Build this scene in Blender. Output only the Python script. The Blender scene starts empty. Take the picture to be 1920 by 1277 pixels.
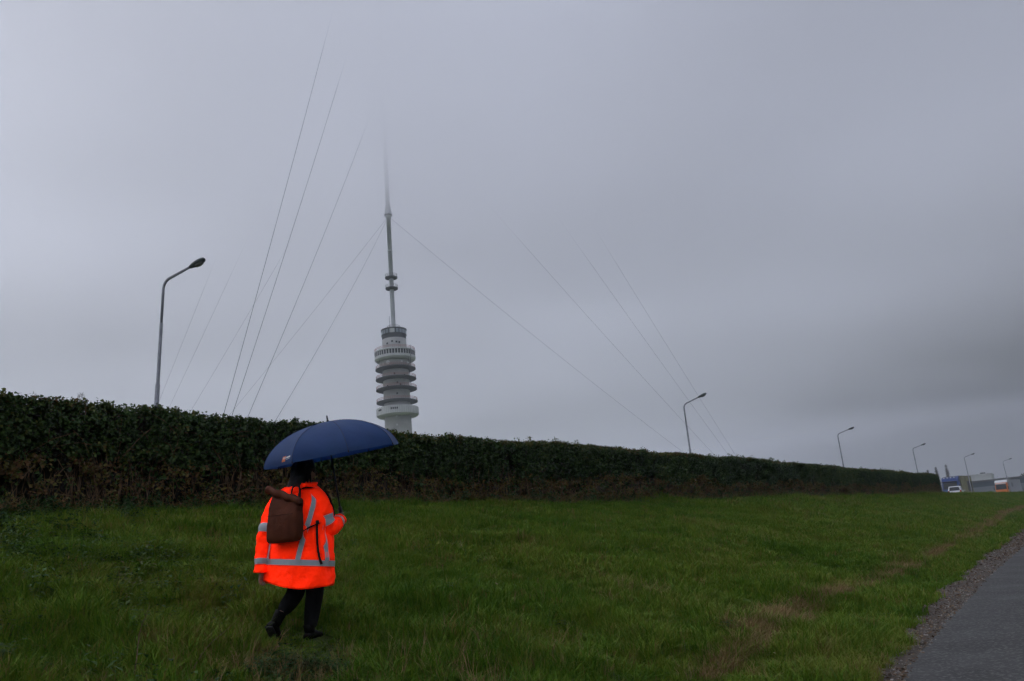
import bpy, bmesh, math, random
import numpy as np
from mathutils import Vector, Matrix, noise as mnoise

random.seed(7)
RNG = np.random.default_rng(7)
scene = bpy.context.scene
COL = scene.collection
R = math.radians

# ------------------------------------------------------------------ camera
cam_d = bpy.data.cameras.new('camera')
cam_d.sensor_width = 23.6
cam_d.lens = 17.995
cam_d.clip_start = 0.1
cam_d.clip_end = 30000
cam = bpy.data.objects.new('camera', cam_d)
COL.objects.link(cam)
cR = (0.78393747, 0.61508506, -0.08433512)
cU = (0.22051323, -0.14887914, 0.96395483)
cF = (-0.58035847, 0.77427732, 0.25234633)
cam.matrix_world = Matrix(((cR[0], cU[0], -cF[0], 0), (cR[1], cU[1], -cF[1], 0), (cR[2], cU[2], -cF[2], 1.6), (0, 0, 0, 1)))
scene.camera = cam

# ------------------------------------------------------------------ sky and light
SUN_EL, SUN_AZ = 48, -120          # azimuth measured from +Y, towards +X
world = bpy.data.worlds.new('World')
scene.world = world
world.use_nodes = True
wn = world.node_tree
wn.nodes.clear()


def N(tree, t, **kw):
    n = tree.nodes.new(t)
    for k, v in kw.items():
        setattr(n, k, v)
    return n


def math_node(tree, op, a, b=None, c=None, clamp=False):
    n = N(tree, 'ShaderNodeMath', operation=op, use_clamp=clamp)
    for i, v in enumerate((a, b, c)):
        if v is None:
            continue
        if isinstance(v, (int, float)):
            n.inputs[i].default_value = v
        else:
            tree.links.new(v, n.inputs[i])
    return n.outputs[0]


def build_world():
    t = wn
    L = t.links.new
    tc = N(t, 'ShaderNodeTexCoord')
    nrm = N(t, 'ShaderNodeVectorMath', operation='NORMALIZE')
    L(tc.outputs['Generated'], nrm.inputs[0])
    d = nrm.outputs[0]

    def dot(v):
        n = N(t, 'ShaderNodeVectorMath', operation='DOT_PRODUCT')
        L(d, n.inputs[0])
        n.inputs[1].default_value = Vector(v).normalized()
        return n.outputs['Value']

    def ramp(val, a, b, lo, hi):
        n = N(t, 'ShaderNodeMapRange', interpolation_type='SMOOTHSTEP')
        L(val, n.inputs[0])
        for i, v in enumerate((a, b, lo, hi)):
            n.inputs[i + 1].default_value = v
        return n.outputs[0]
    base = ramp(dot((0, 0, 1)), 0.1, 1.0, SKY['horizon'], SKY['zenith'])
    dark = ramp(dot((0.35, 0.93, 0.05)), 0.35, 1.0, 1.0, SKY['dark'])
    side = ramp(dot((-0.86, 0.05, 0.5)), 0.35, 1.0, 1.0, SKY['bright'])
    nz = N(t, 'ShaderNodeTexNoise')
    nz.inputs['Scale'].default_value = 3.2
    nz.inputs['Detail'].default_value = 3.0
    nz.inputs['Roughness'].default_value = 0.45
    mp = N(t, 'ShaderNodeMapping')
    mp.inputs['Scale'].default_value = (1, 1, 2.2)
    L(d, mp.inputs[0])
    L(mp.outputs[0], nz.inputs['Vector'])
    nzv = ramp(nz.outputs['Fac'], 0.25, 0.75, 1 - SKY['mottle'], 1 + SKY['mottle'])
    v = math_node(t, 'MULTIPLY', base, dark)
    v = math_node(t, 'MULTIPLY', v, side)
    v = math_node(t, 'MULTIPLY', v, nzv)
    col = N(t, 'ShaderNodeVectorMath', operation='SCALE')
    col.inputs[0].default_value = SKY['tint']
    L(v, col.inputs['Scale'])
    sky = N(t, 'ShaderNodeTexSky', sky_type='NISHITA')
    sky.sun_disc = False
    sky.sun_elevation = R(SUN_EL)
    sky.sun_rotation = R(SUN_AZ)
    sky.air_density = 2.0
    sky.dust_density = 6.0
    hs = N(t, 'ShaderNodeHueSaturation')
    hs.inputs['Saturation'].default_value = 0.25
    L(sky.outputs[0], hs.inputs['Color'])
    b1 = N(t, 'ShaderNodeBackground')
    b1.inputs['Strength'].default_value = 0.05
    L(hs.outputs[0], b1.inputs['Color'])
    b2 = N(t, 'ShaderNodeBackground')
    b2.inputs['Strength'].default_value = 1.0
    L(col.outputs[0], b2.inputs['Color'])
    mx = N(t, 'ShaderNodeMixShader')
    mx.inputs[0].default_value = 0.94     # how much of the clear sky the cloud deck covers
    L(b1.outputs[0], mx.inputs[1])
    L(b2.outputs[0], mx.inputs[2])
    out = N(t, 'ShaderNodeOutputWorld')
    L(mx.outputs[0], out.inputs['Surface'])


SKY = dict(horizon=0.50, zenith=1.19, dark=0.17, bright=1.25, mottle=0.06, tint=(0.93, 1.0, 1.265))
build_world()

sun_d = bpy.data.lights.new('sun', 'SUN')
sun_d.energy = 1.2
sun_d.angle = R(50)
sun_d.color = (1.0, 0.97, 0.93)
sun = bpy.data.objects.new('sun', sun_d)
COL.objects.link(sun)
sd = Vector((math.sin(R(SUN_AZ)) * math.cos(R(SUN_EL)), math.cos(R(SUN_AZ)) * math.cos(R(SUN_EL)), math.sin(R(SUN_EL))))
sun.rotation_euler = sd.to_track_quat('Z', 'Y').to_euler()
sun.location = (-20, -10, 40)

vs = scene.view_settings
vs.view_transform = 'Standard'
vs.look = 'None'
vs.exposure = 0.2
vs.gamma = 1.0
vs.use_curve_mapping = False
scene.cycles.use_denoising = True
scene.cycles.use_adaptive_sampling = True
scene.cycles.adaptive_threshold = 0.03
scene.cycles.adaptive_min_samples = 20
scene.cycles.volume_bounces = 3
scene.cycles.max_bounces = 5
scene.cycles.diffuse_bounces = 2
scene.cycles.transparent_max_bounces = 16

# ------------------------------------------------------------------ helpers


def tag(o, label=None, cat=None, group=None, kind=None):
    if label:
        o['label'] = label
    if cat:
        o['category'] = cat
    if group:
        o['group'] = group
    if kind:
        o['kind'] = kind
    return o


def empty(name, loc=(0, 0, 0), rz=0.0, parent=None):
    o = bpy.data.objects.new(name, None)
    COL.objects.link(o)
    o.location = loc
    o.rotation_euler = (0, 0, rz)
    o.empty_display_size = 0.3
    if parent:
        o.parent = parent
    return o


def mk(name, verts, faces, mat, parent=None, smooth=False, link=True):
    me = bpy.data.meshes.new(name)
    me.from_pydata([tuple(v) for v in verts], [], [tuple(f) for f in faces])
    me.update()
    if mat:
        me.materials.append(mat)
    if smooth:
        me.polygons.foreach_set('use_smooth', [True] * len(me.polygons))
    o = bpy.data.objects.new(name, me)
    if link:
        COL.objects.link(o)
    if parent:
        o.parent = parent
    return o


class MB:
    """collects boxes, tubes and lathes into one mesh"""

    def __init__(self):
        self.v, self.f = [], []

    def add(self, v, f):
        k = len(self.v)
        self.v += [tuple(p) for p in v]
        self.f += [tuple(i + k for i in q) for q in f]
        return self

    def box(self, c, s, rot=None):
        hx, hy, hz = s[0] / 2, s[1] / 2, s[2] / 2
        vs = [Vector((x, y, z)) for x in (-hx, hx) for y in (-hy, hy) for z in (-hz, hz)]
        if rot is not None:
            vs = [rot @ p for p in vs]
        vs = [p + Vector(c) for p in vs]
        return self.add(vs, [(0, 1, 3, 2), (4, 6, 7, 5), (0, 4, 5, 1), (2, 3, 7, 6), (0, 2, 6, 4), (1, 5, 7, 3)])

    def tube(self, path, radii, n=8, caps=True, flat=(1, 1), up=None):
        path = [Vector(p) for p in path]
        if isinstance(radii, (int, float)):
            radii = [radii] * len(path)
        t0 = (path[1] - path[0]).normalized()
        if up is None:
            up = Vector((0, 0, 1)) if abs(t0.z) < 0.9 else Vector((1, 0, 0))
        a = Vector(up).cross(t0).normalized()
        vs, fs = [], []
        for i, p in enumerate(path):
            t = (path[min(i + 1, len(path) - 1)] - path[max(i - 1, 0)]).normalized()
            a = (a - t * a.dot(t)).normalized()
            b = t.cross(a)
            for k in range(n):
                th = 2 * math.pi * k / n
                vs.append(p + (a * math.cos(th) * flat[0] + b * math.sin(th) * flat[1]) * radii[i])
        for i in range(len(path) - 1):
            for k in range(n):
                fs.append((i * n + k, i * n + (k + 1) % n, (i + 1) * n + (k + 1) % n, (i + 1) * n + k))
        if caps:
            fs.append(tuple(range(n - 1, -1, -1)))
            m = (len(path) - 1) * n
            fs.append(tuple(m + k for k in range(n)))
        return self.add(vs, fs)

    def lathe(self, prof, n=32, c=(0, 0, 0), a0=0.0, a1=2 * math.pi):
        full = abs(a1 - a0 - 2 * math.pi) < 1e-6
        m = n if full else n + 1
        vs, fs = [], []
        for (r, z) in prof:
            for k in range(m):
                th = a0 + (a1 - a0) * k / n
                vs.append((c[0] + r * math.cos(th), c[1] + r * math.sin(th), c[2] + z))
        for i in range(len(prof) - 1):
            for k in range(n):
                k2 = (k + 1) % m
                fs.append((i * m + k, i * m + k2, (i + 1) * m + k2, (i + 1) * m + k))
        return self.add(vs, fs)

    def build(self, name, mat, parent=None, smooth=False, bevel=0.0):
        o = mk(name, self.v, self.f, mat, parent, smooth)
        if bevel:
            md = o.modifiers.new('bevel', 'BEVEL')
            md.width = bevel
            md.segments = 2
            md.limit_method = 'ANGLE'
        return o


def copy_tree(o, parent=None):
    c = o.copy()
    COL.objects.link(c)
    c.parent = parent
    for ch in list(o.children):
        copy_tree(ch, c)
    return c


# lattice value noise in numpy (used for terrain height and scatter masks)
_LAT = np.random.default_rng(3).random((256, 256))


def vnoise(x, y):
    x = np.asarray(x, float)
    y = np.asarray(y, float)
    xi, yi = np.floor(x).astype(int), np.floor(y).astype(int)
    fx, fy = x - xi, y - yi
    fx, fy = fx * fx * (3 - 2 * fx), fy * fy * (3 - 2 * fy)
    g = lambda i, j: _LAT[i % 256, j % 256]
    return (g(xi, yi) * (1 - fx) + g(xi + 1, yi) * fx) * (1 - fy) + (g(xi, yi + 1) * (1 - fx) + g(xi + 1, yi + 1) * fx) * fy


def fbm(x, y, o=3):
    s, a, tot = 0, 1.0, 0
    for i in range(o):
        s = s + a * vnoise(np.asarray(x) * 2 ** i + 17.3 * i, np.asarray(y) * 2 ** i + 5.1 * i)
        tot += a
        a *= 0.5
    return s / tot


# ------------------------------------------------------------------ materials
MATS = {}


def mat(name, color, rough=0.8, metal=0.0, spec=0.4, var=0.0, scale=8.0, bump=0.0, bscale=60.0, detail=4.0, color2=None, fluo=False, bdist=0.02):
    if name in MATS:
        return MATS[name]
    m = bpy.data.materials.new(name)
    m.use_nodes = True
    t = m.node_tree
    b = t.nodes['Principled BSDF']
    b.inputs['Roughness'].default_value = rough
    b.inputs['Metallic'].default_value = metal
    b.inputs['Specular IOR Level'].default_value = spec
    L = t.links.new
    tc = N(t, 'ShaderNodeTexCoord')
    if var or color2:
        nz = N(t, 'ShaderNodeTexNoise')
        nz.inputs['Scale'].default_value = scale
        nz.inputs['Detail'].default_value = detail
        L(tc.outputs['Object'], nz.inputs['Vector'])
        c2 = color2 if color2 else tuple(c * (1 - var) for c in color)
        c1 = color if color2 else tuple(c * (1 + var) for c in color)
        mr = N(t, 'ShaderNodeMapRange')
        mr.inputs[1].default_value = 0.3
        mr.inputs[2].default_value = 0.7
        L(nz.outputs['Fac'], mr.inputs[0])
        mx = N(t, 'ShaderNodeMix', data_type='VECTOR')
        mx.inputs[4].default_value = c1
        mx.inputs[5].default_value = c2
        L(mr.outputs[0], mx.inputs[0])
        L(mx.outputs[1], b.inputs['Base Color'])
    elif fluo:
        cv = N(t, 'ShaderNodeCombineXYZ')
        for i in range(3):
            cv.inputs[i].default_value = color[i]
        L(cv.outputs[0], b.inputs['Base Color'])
    else:
        b.inputs['Base Color'].default_value = (*color, 1)
    if bump:
        nb = N(t, 'ShaderNodeTexNoise')
        nb.inputs['Scale'].default_value = bscale
        nb.inputs['Detail'].default_value = 5
        L(tc.outputs['Object'], nb.inputs['Vector'])
        bp = N(t, 'ShaderNodeBump')
        bp.inputs['Strength'].default_value = bump
        bp.inputs['Distance'].default_value = bdist
        L(nb.outputs['Fac'], bp.inputs['Height'])
        L(bp.outputs[0], b.inputs['Normal'])
    MATS[name] = m
    return m


def leaf_mat(name, cols, rough=0.55, trans=0.25, spec=0.3):
    """leaf surface whose colour follows the 'tint' value each plant carries (0 = first colour, 1 = last)"""
    m = bpy.data.materials.new(name)
    m.use_nodes = True
    t = m.node_tree
    L = t.links.new
    b = t.nodes['Principled BSDF']
    out = t.nodes['Material Output']
    at = N(t, 'ShaderNodeAttribute', attribute_type='INSTANCER', attribute_name='tint')
    oi = N(t, 'ShaderNodeTexNoise')
    oi.inputs['Scale'].default_value = 9.0
    tc = N(t, 'ShaderNodeTexCoord')
    L(tc.outputs['Object'], oi.inputs['Vector'])
    jit = math_node(t, 'MULTIPLY_ADD', oi.outputs['Fac'], 0.35, -0.17)
    ge = N(t, 'ShaderNodeNewGeometry')
    isl = math_node(t, 'MULTIPLY_ADD', ge.outputs['Random Per Island'], 0.5, -0.25)
    jit = math_node(t, 'ADD', jit, isl)
    fac = math_node(t, 'ADD', at.outputs['Fac'], jit, clamp=True)
    cr = N(t, 'ShaderNodeValToRGB')
    e = cr.color_ramp.elements
    while len(e) < len(cols):
        e.new(0.5)
    for i, c in enumerate(cols):
        e[i].position = i / (len(cols) - 1)
        e[i].color = (*c, 1)
    L(fac, cr.inputs[0])
    L(cr.outputs[0], b.inputs['Base Color'])
    b.inputs['Roughness'].default_value = rough
    b.inputs['Specular IOR Level'].default_value = spec
    tr = N(t, 'ShaderNodeBsdfTranslucent')
    L(cr.outputs[0], tr.inputs['Color'])
    mx = N(t, 'ShaderNodeMixShader')
    mx.inputs[0].default_value = trans
    L(b.outputs[0], mx.inputs[1])
    L(tr.outputs[0], mx.inputs[2])
    L(mx.outputs[0], out.inputs['Surface'])
    return m


def scatter(name, pts, rot, scl, idx, tint, protos, parent=None):
    """one object that carries many small plants or stones as geometry-node instances"""
    n = len(pts)
    me = bpy.data.meshes.new(name)
    me.vertices.add(n)
    me.vertices.foreach_set('co', np.asarray(pts, np.float32).ravel())
    for nm, ty, arr, key in (('rot', 'FLOAT_VECTOR', rot, 'vector'), ('scl', 'FLOAT_VECTOR', scl, 'vector'), ('idx', 'INT', idx, 'value'), ('tint', 'FLOAT', tint, 'value')):
        a = me.attributes.new(nm, ty, 'POINT')
        a.data.foreach_set(key, np.asarray(arr, np.int32 if ty == 'INT' else np.float32).ravel())
    o = bpy.data.objects.new(name, me)
    COL.objects.link(o)
    if parent:
        o.parent = parent
    pc = bpy.data.collections.new(name + '_kinds')
    for i, p in enumerate(protos):
        p.name = 'k%02d_' % i + p.name
        pc.objects.link(p)
    g = bpy.data.node_groups.new(name + '_scatter', 'GeometryNodeTree')
    g.interface.new_socket('Geometry', in_out='INPUT', socket_type='NodeSocketGeometry')
    g.interface.new_socket('Geometry', in_out='OUTPUT', socket_type='NodeSocketGeometry')
    gi, go = N(g, 'NodeGroupInput'), N(g, 'NodeGroupOutput')
    ci = N(g, 'GeometryNodeCollectionInfo')
    ci.inputs['Collection'].default_value = pc
    ci.inputs['Separate Children'].default_value = True
    ci.inputs['Reset Children'].default_value = True
    ip = N(g, 'GeometryNodeInstanceOnPoints')
    L = g.links.new
    L(gi.outputs[0], ip.inputs['Points'])
    L(ci.outputs[0], ip.inputs['Instance'])
    ip.inputs['Pick Instance'].default_value = True

    def named(nm, ty):
        q = N(g, 'GeometryNodeInputNamedAttribute', data_type=ty)
        q.inputs['Name'].default_value = nm
        return q.outputs[0]
    L(named('idx', 'INT'), ip.inputs['Instance Index'])
    er = N(g, 'FunctionNodeEulerToRotation')
    L(named('rot', 'FLOAT_VECTOR'), er.inputs[0])
    L(er.outputs[0], ip.inputs['Rotation'])
    L(named('scl', 'FLOAT_VECTOR'), ip.inputs['Scale'])
    L(ip.outputs[0], go.inputs[0])
    md = o.modifiers.new('scatter', 'NODES')
    md.node_group = g
    return o


# ------------------------------------------------------------------ ground, bank, path, road
TOE_U = [-60, 0, 8.7, 11.9, 17.8, 27.4, 56.4, 120, 400]
TOE_V = [1.6, 1.85, 2.35, 2.9, 3.5, 4.05, 5.6, 7.5, 9.0]
EDGE_U = [-60, 0, 8.7, 11.7, 16.2, 22.8, 34.7, 60, 120, 400]
EDGE_V = [1.2, 1.7, 2.18, 2.42, 2.69, 3.05, 3.54, 4.6, 6.4, 8.0]
CREST_V, CREST_Z, ROAD_Z = 14.5, 2.86, 2.5


def toe(u):
    return np.interp(u, TOE_U, TOE_V)


def edge(u):
    return np.interp(u, EDGE_U, EDGE_V)


def smax0(x, k):
    return 0.5 * (x + np.sqrt(x * x + k * k))


def ground_z(x, y):
    x = np.asarray(x, float)
    y = np.asarray(y, float)
    v = -x
    t = toe(y)
    s = CREST_Z / (CREST_V - t)
    rise = s * smax0(v - t - 0.05, 0.35) - s * 0.03
    z = np.minimum(rise, CREST_Z + 0 * v)
    k = 0.5
    z = -k * np.log(np.exp(-np.clip(rise, -5, 12) / 0.18) + np.exp(-CREST_Z / 0.18)) * 0.18 / k
    z = np.where(v < t - 0.6, 0.0, z)
    # the carriageways lie a little below the crest, the land falls again behind them
    w = np.clip((v - 15.9) / 0.7, 0, 1)
    z = z * (1 - w) + ROAD_Z * w
    w2 = np.clip((v - 31) / 9, 0, 1)
    z = z * (1 - w2 * w2 * (3 - 2 * w2))
    m = np.clip((v - t + 0.1) / 0.8, 0, 1) * np.clip((15.8 - v) / 0.6, 0, 1)
    hum = (fbm(x * 0.35, y * 0.35, 2) - 0.5) * 0.22 + (fbm(x * 1.5 + 9, y * 1.5, 3) - 0.5) * 0.22
    z = z + hum * m
    # a shallow furrow where the dry grass stands
    z = z - 0.07 * np.exp(-((v - t - 1.15) / 0.25) ** 2)
    return z


def grow(a, first, last, f=1.16):
    out, s = [a], first
    while out[-1] < last:
        out.append(out[-1] + s)
        s *= f
    return out


vs_ = [-q for q in grow(3.0, 0.6, 1400, 1.35)][::-1] + list(np.arange(-2.4, 1.6, 0.4)) + list(np.arange(1.6, 16.8, 0.11)) + grow(16.9, 0.4, 1400, 1.22)
us_ = [-q for q in grow(4.0, 0.5, 1400, 1.4)][::-1] + list(np.arange(-3.6, 0, 0.4)) + list(np.arange(0, 26, 0.12)) + grow(26, 0.14, 1400, 1.028)
VV, UU = np.meshgrid(np.array(vs_), np.array(us_), indexing='ij')
ZZ = ground_z(-VV, UU)
nv, nu = VV.shape
gv = np.stack([-VV, UU, ZZ], -1).reshape(-1, 3)
ii, jj = np.meshgrid(np.arange(nv - 1), np.arange(nu - 1), indexing='ij')
a = (ii * nu + jj).ravel()
gf = np.stack([a, a + 1, a + nu + 1, a + nu], -1)
g_me = bpy.data.meshes.new('ground')
g_me.from_pydata(gv.tolist(), [], gf.tolist())
g_me.polygons.foreach_set('use_smooth', [True] * len(g_me.polygons))
ground = bpy.data.objects.new('ground', g_me)
COL.objects.link(ground)
tag(ground, 'green grass bank sloping up from the path to the hedge', 'ground', kind='structure')


def ground_material():
    m = bpy.data.materials.new('turf')
    m.use_nodes = True
    t = m.node_tree
    L = t.links.new
    b = t.nodes['Principled BSDF']
    tc = N(t, 'ShaderNodeTexCoord')

    def nz(s, d=4):
        n = N(t, 'ShaderNodeTexNoise')
        n.inputs['Scale'].default_value = s
        n.inputs['Detail'].default_value = d
        L(tc.outputs['Object'], n.inputs['Vector'])
        return n.outputs['Fac']

    def mix(f, c1, c2):
        n = N(t, 'ShaderNodeMix', data_type='RGBA')
        L(f, n.inputs[0])
        for s, c in ((6, c1), (7, c2)):
            if isinstance(c, tuple):
                n.inputs[s].default_value = (*c, 1)
            else:
                L(c, n.inputs[s])
        return n.outputs[2]

    def band(v, a, b_):
        n = N(t, 'ShaderNodeMapRange')
        n.inputs[1].default_value = a
        n.inputs[2].default_value = b_
        L(v, n.inputs[0])
        return n.outputs[0]
    c = mix(band(nz(0.6), 0.35, 0.65), (0.05, 0.09, 0.012), (0.075, 0.10, 0.018))
    c = mix(band(nz(14, 6), 0.4, 0.7), c, (0.026, 0.04, 0.009))
    c = mix(band(nz(3.0), 0.56, 0.72), c, (0.055, 0.05, 0.02))
    L(c, b.inputs['Base Color'])
    b.inputs['Roughness'].default_value = 0.9
    b.inputs['Specular IOR Level'].default_value = 0.15
    bp = N(t, 'ShaderNodeBump')
    bp.inputs['Strength'].default_value = 0.9
    bp.inputs['Distance'].default_value = 0.06
    L(nz(30, 5), bp.inputs['Height'])
    L(bp.outputs[0], b.inputs['Normal'])
    return m


g_me.materials.append(ground_material())


def asphalt_material(name, c1, c2, rough):
    m = bpy.data.materials.new(name)
    m.use_nodes = True
    t = m.node_tree
    L = t.links.new
    b = t.nodes['Principled BSDF']
    tc = N(t, 'ShaderNodeTexCoord')
    big = N(t, 'ShaderNodeTexNoise')
    big.inputs['Scale'].default_value = 0.9
    big.inputs['Detail'].default_value = 5
    L(tc.outputs['Object'], big.inputs['Vector'])
    fine = N(t, 'ShaderNodeTexVoronoi')
    fine.inputs['Scale'].default_value = 38
    L(tc.outputs['Object'], fine.inputs['Vector'])
    f2 = N(t, 'ShaderNodeTexNoise')
    f2.inputs['Scale'].default_value = 22
    f2.inputs['Detail'].default_value = 6
    L(tc.outputs['Object'], f2.inputs['Vector'])
    mx = N(t, 'ShaderNodeMix', data_type='RGBA')
    mx.inputs[6].default_value = (*c1, 1)
    mx.inputs[7].default_value = (*c2, 1)
    L(big.outputs['Fac'], mx.inputs[0])
    sp = N(t, 'ShaderNodeMapRange')
    sp.inputs[1].default_value = 0.62
    sp.inputs[2].default_value = 0.78
    sp.inputs[3].default_value = 0.72
    sp.inputs[4].default_value = 1.75
    L(fine.outputs['Color'], sp.inputs[0])
    sc = N(t, 'ShaderNodeVectorMath', operation='SCALE')
    L(mx.outputs[2], sc.inputs[0])
    L(sp.outputs[0], sc.inputs['Scale'])
    L(sc.outputs[0], b.inputs['Base Color'])
    rr = N(t, 'ShaderNodeMapRange')
    rr.inputs[1].default_value = 0.35
    rr.inputs[2].default_value = 0.65
    rr.inputs[3].default_value = rough - 0.12
    rr.inputs[4].default_value = rough + 0.12
    L(big.outputs['Fac'], rr.inputs[0])
    L(rr.outputs[0], b.inputs['Roughness'])
    bp = N(t, 'ShaderNodeBump')
    bp.inputs['Strength'].default_value = 0.5
    bp.inputs['Distance'].default_value = 0.01
    L(f2.outputs['Fac'], bp.inputs['Height'])
    L(bp.outputs[0], b.inputs['Normal'])
    return m


def strip(name, us, left, right, z, m, n=8, wob=0.0, follow=False):
    v, f = [], []
    for i, u in enumerate(us):
        for j in range(n + 1):
            w = j / n
            x = -(left(u) * (1 - w) + right(u) * w)
            if j == 0 and wob:
                x -= wob * (float(fbm(u * 1.7, 3.3, 3)) - 0.5)
            v.append((x, u, z if not follow else max(z, float(ground_z(x, u)) + z)))
    for i in range(len(us) - 1):
        for j in range(n):
            k = i * (n + 1) + j
            f.append((k, k + 1, k + n + 2, k + n + 1))
    return mk(name, v, f, m)


pu = list(np.arange(-40, 60, 0.5)) + list(np.arange(60, 400, 6))
path = strip('path', pu, lambda u: float(edge(u)), lambda u: float(edge(u)) - 3.4, 0.011, asphalt_material('asphalt', (0.044, 0.042, 0.039), (0.066, 0.064, 0.059), 0.86), n=18, wob=0.14, follow=True)
tag(path, 'grey wet asphalt path at the foot of the bank', 'path', kind='structure')
shoulder = strip('gravel_strip', pu, lambda u: float(toe(u)) + 0.35, lambda u: float(edge(u)) - 0.1, 0.006, mat('dirt', (0.062, 0.050, 0.040), 0.9, spec=0.15, color2=(0.11, 0.09, 0.072), scale=9, bump=0.7, bscale=45), n=14, wob=0.5, follow=True)
tag(shoulder, 'bare brown gravel edge between the path and the grass', 'path', kind='structure')
ru = list(np.arange(-80, 400, 8))
for nm, a_, b_, lb in (('road', 16.7, 20.3, 'near carriageway behind the hedge'), ('road', 22.0, 29.0, 'far carriageway beyond the lamp posts')):
    tag(strip(nm, ru, lambda u: b_, lambda u: a_, ROAD_Z + 0.008, asphalt_material('road_asphalt', (0.05, 0.05, 0.053), (0.07, 0.07, 0.074), 0.45)), lb, 'road', kind='structure')

# ------------------------------------------------------------------ grass


def blade_mesh(name, n, spread, hmin, hmax, w, bend, m, seed, upright=0.5):
    r = random.Random(seed)
    v, f = [], []
    for _ in range(n):
        a_, d = r.uniform(0, 6.283), spread * math.sqrt(r.random())
        bx, by = d * math.cos(a_), d * math.sin(a_)
        h = r.uniform(hmin, hmax)
        la = a_ + r.gauss(0, 0.9)
        lean = r.uniform(0.1, 1.0) * bend * h
        dx, dy = math.cos(la), math.sin(la)
        px, py = -dy * w * r.uniform(0.7, 1.3), dx * w * r.uniform(0.7, 1.3)
        k = len(v)
        for (q, ww) in ((0, 1.0), (0.55, 0.8)):
            off = lean * q * q
            z = h * q * (1 - 0.15 * q * bend)
            v += [(bx + dx * off - px * ww, by + dy * off - py * ww, z), (bx + dx * off + px * ww, by + dy * off + py * ww, z)]
        v.append((bx + dx * lean, by + dy * lean, h * (1 - 0.35 * min(bend, 1.5) * r.uniform(0.3, 1))))
        f += [(k, k + 1, k + 3, k + 2), (k + 2, k + 3, k + 4)]
    return mk(name, v, f, m, link=False)


M_GRASS = leaf_mat('grass_blades', [(0.055, 0.132, 0.010), (0.107, 0.192, 0.013), (0.175, 0.215, 0.028), (0.24, 0.175, 0.06)], 0.65, 0.25, 0.10)
M_DRY = leaf_mat('dry_grass_blades', [(0.13, 0.10, 0.035), (0.26, 0.165, 0.07), (0.40, 0.28, 0.15)], 0.75, 0.2, 0.10)
grass_protos = [blade_mesh('tuft', 24, 0.085, 0.045, 0.12, 0.0034, 0.9, M_GRASS, s) for s in range(4)]
grass_protos += [blade_mesh('tussock', 36, 0.09, 0.09, 0.22, 0.0040, 1.15, M_GRASS, 10 + s) for s in range(3)]
grass_wide = [blade_mesh('clump', 34, 0.16, 0.05, 0.14, 0.0062, 0.9, M_GRASS, 20 + s) for s in range(4)]
grass_wide += [blade_mesh('clump_tall', 40, 0.17, 0.10, 0.22, 0.0075, 1.1, M_GRASS, 30 + s) for s in range(2)]
CAMP = np.array([0, 0, 1.6])


def in_view(x, y, z, pad=0.12):
    d = np.stack([x, y, z], -1) - CAMP
    w = d @ np.array(cF)
    a_ = (d @ np.array(cR)) / np.maximum(w, 0.01)
    b_ = (d @ np.array(cU)) / np.maximum(w, 0.01)
    return (w > 0.5) & (np.abs(a_) < 0.656 + pad) & (np.abs(b_) < 0.436 + pad + 0.1)


def bank_points(n, u0, u1, power=1.0, vmin=None, vmax=15.1):
    """random points on the bank between the path edge and the hedge"""
    u = u0 + (u1 - u0) * RNG.random(n) ** power
    t = toe(u)
    v = t - 0.25 + RNG.random(n) * (vmax - t + 0.25)
    return v, u


def keep_dist(v, u, d0, d1):
    d = np.hypot(v, u)
    return (d >= d0) & (d < d1)


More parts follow.
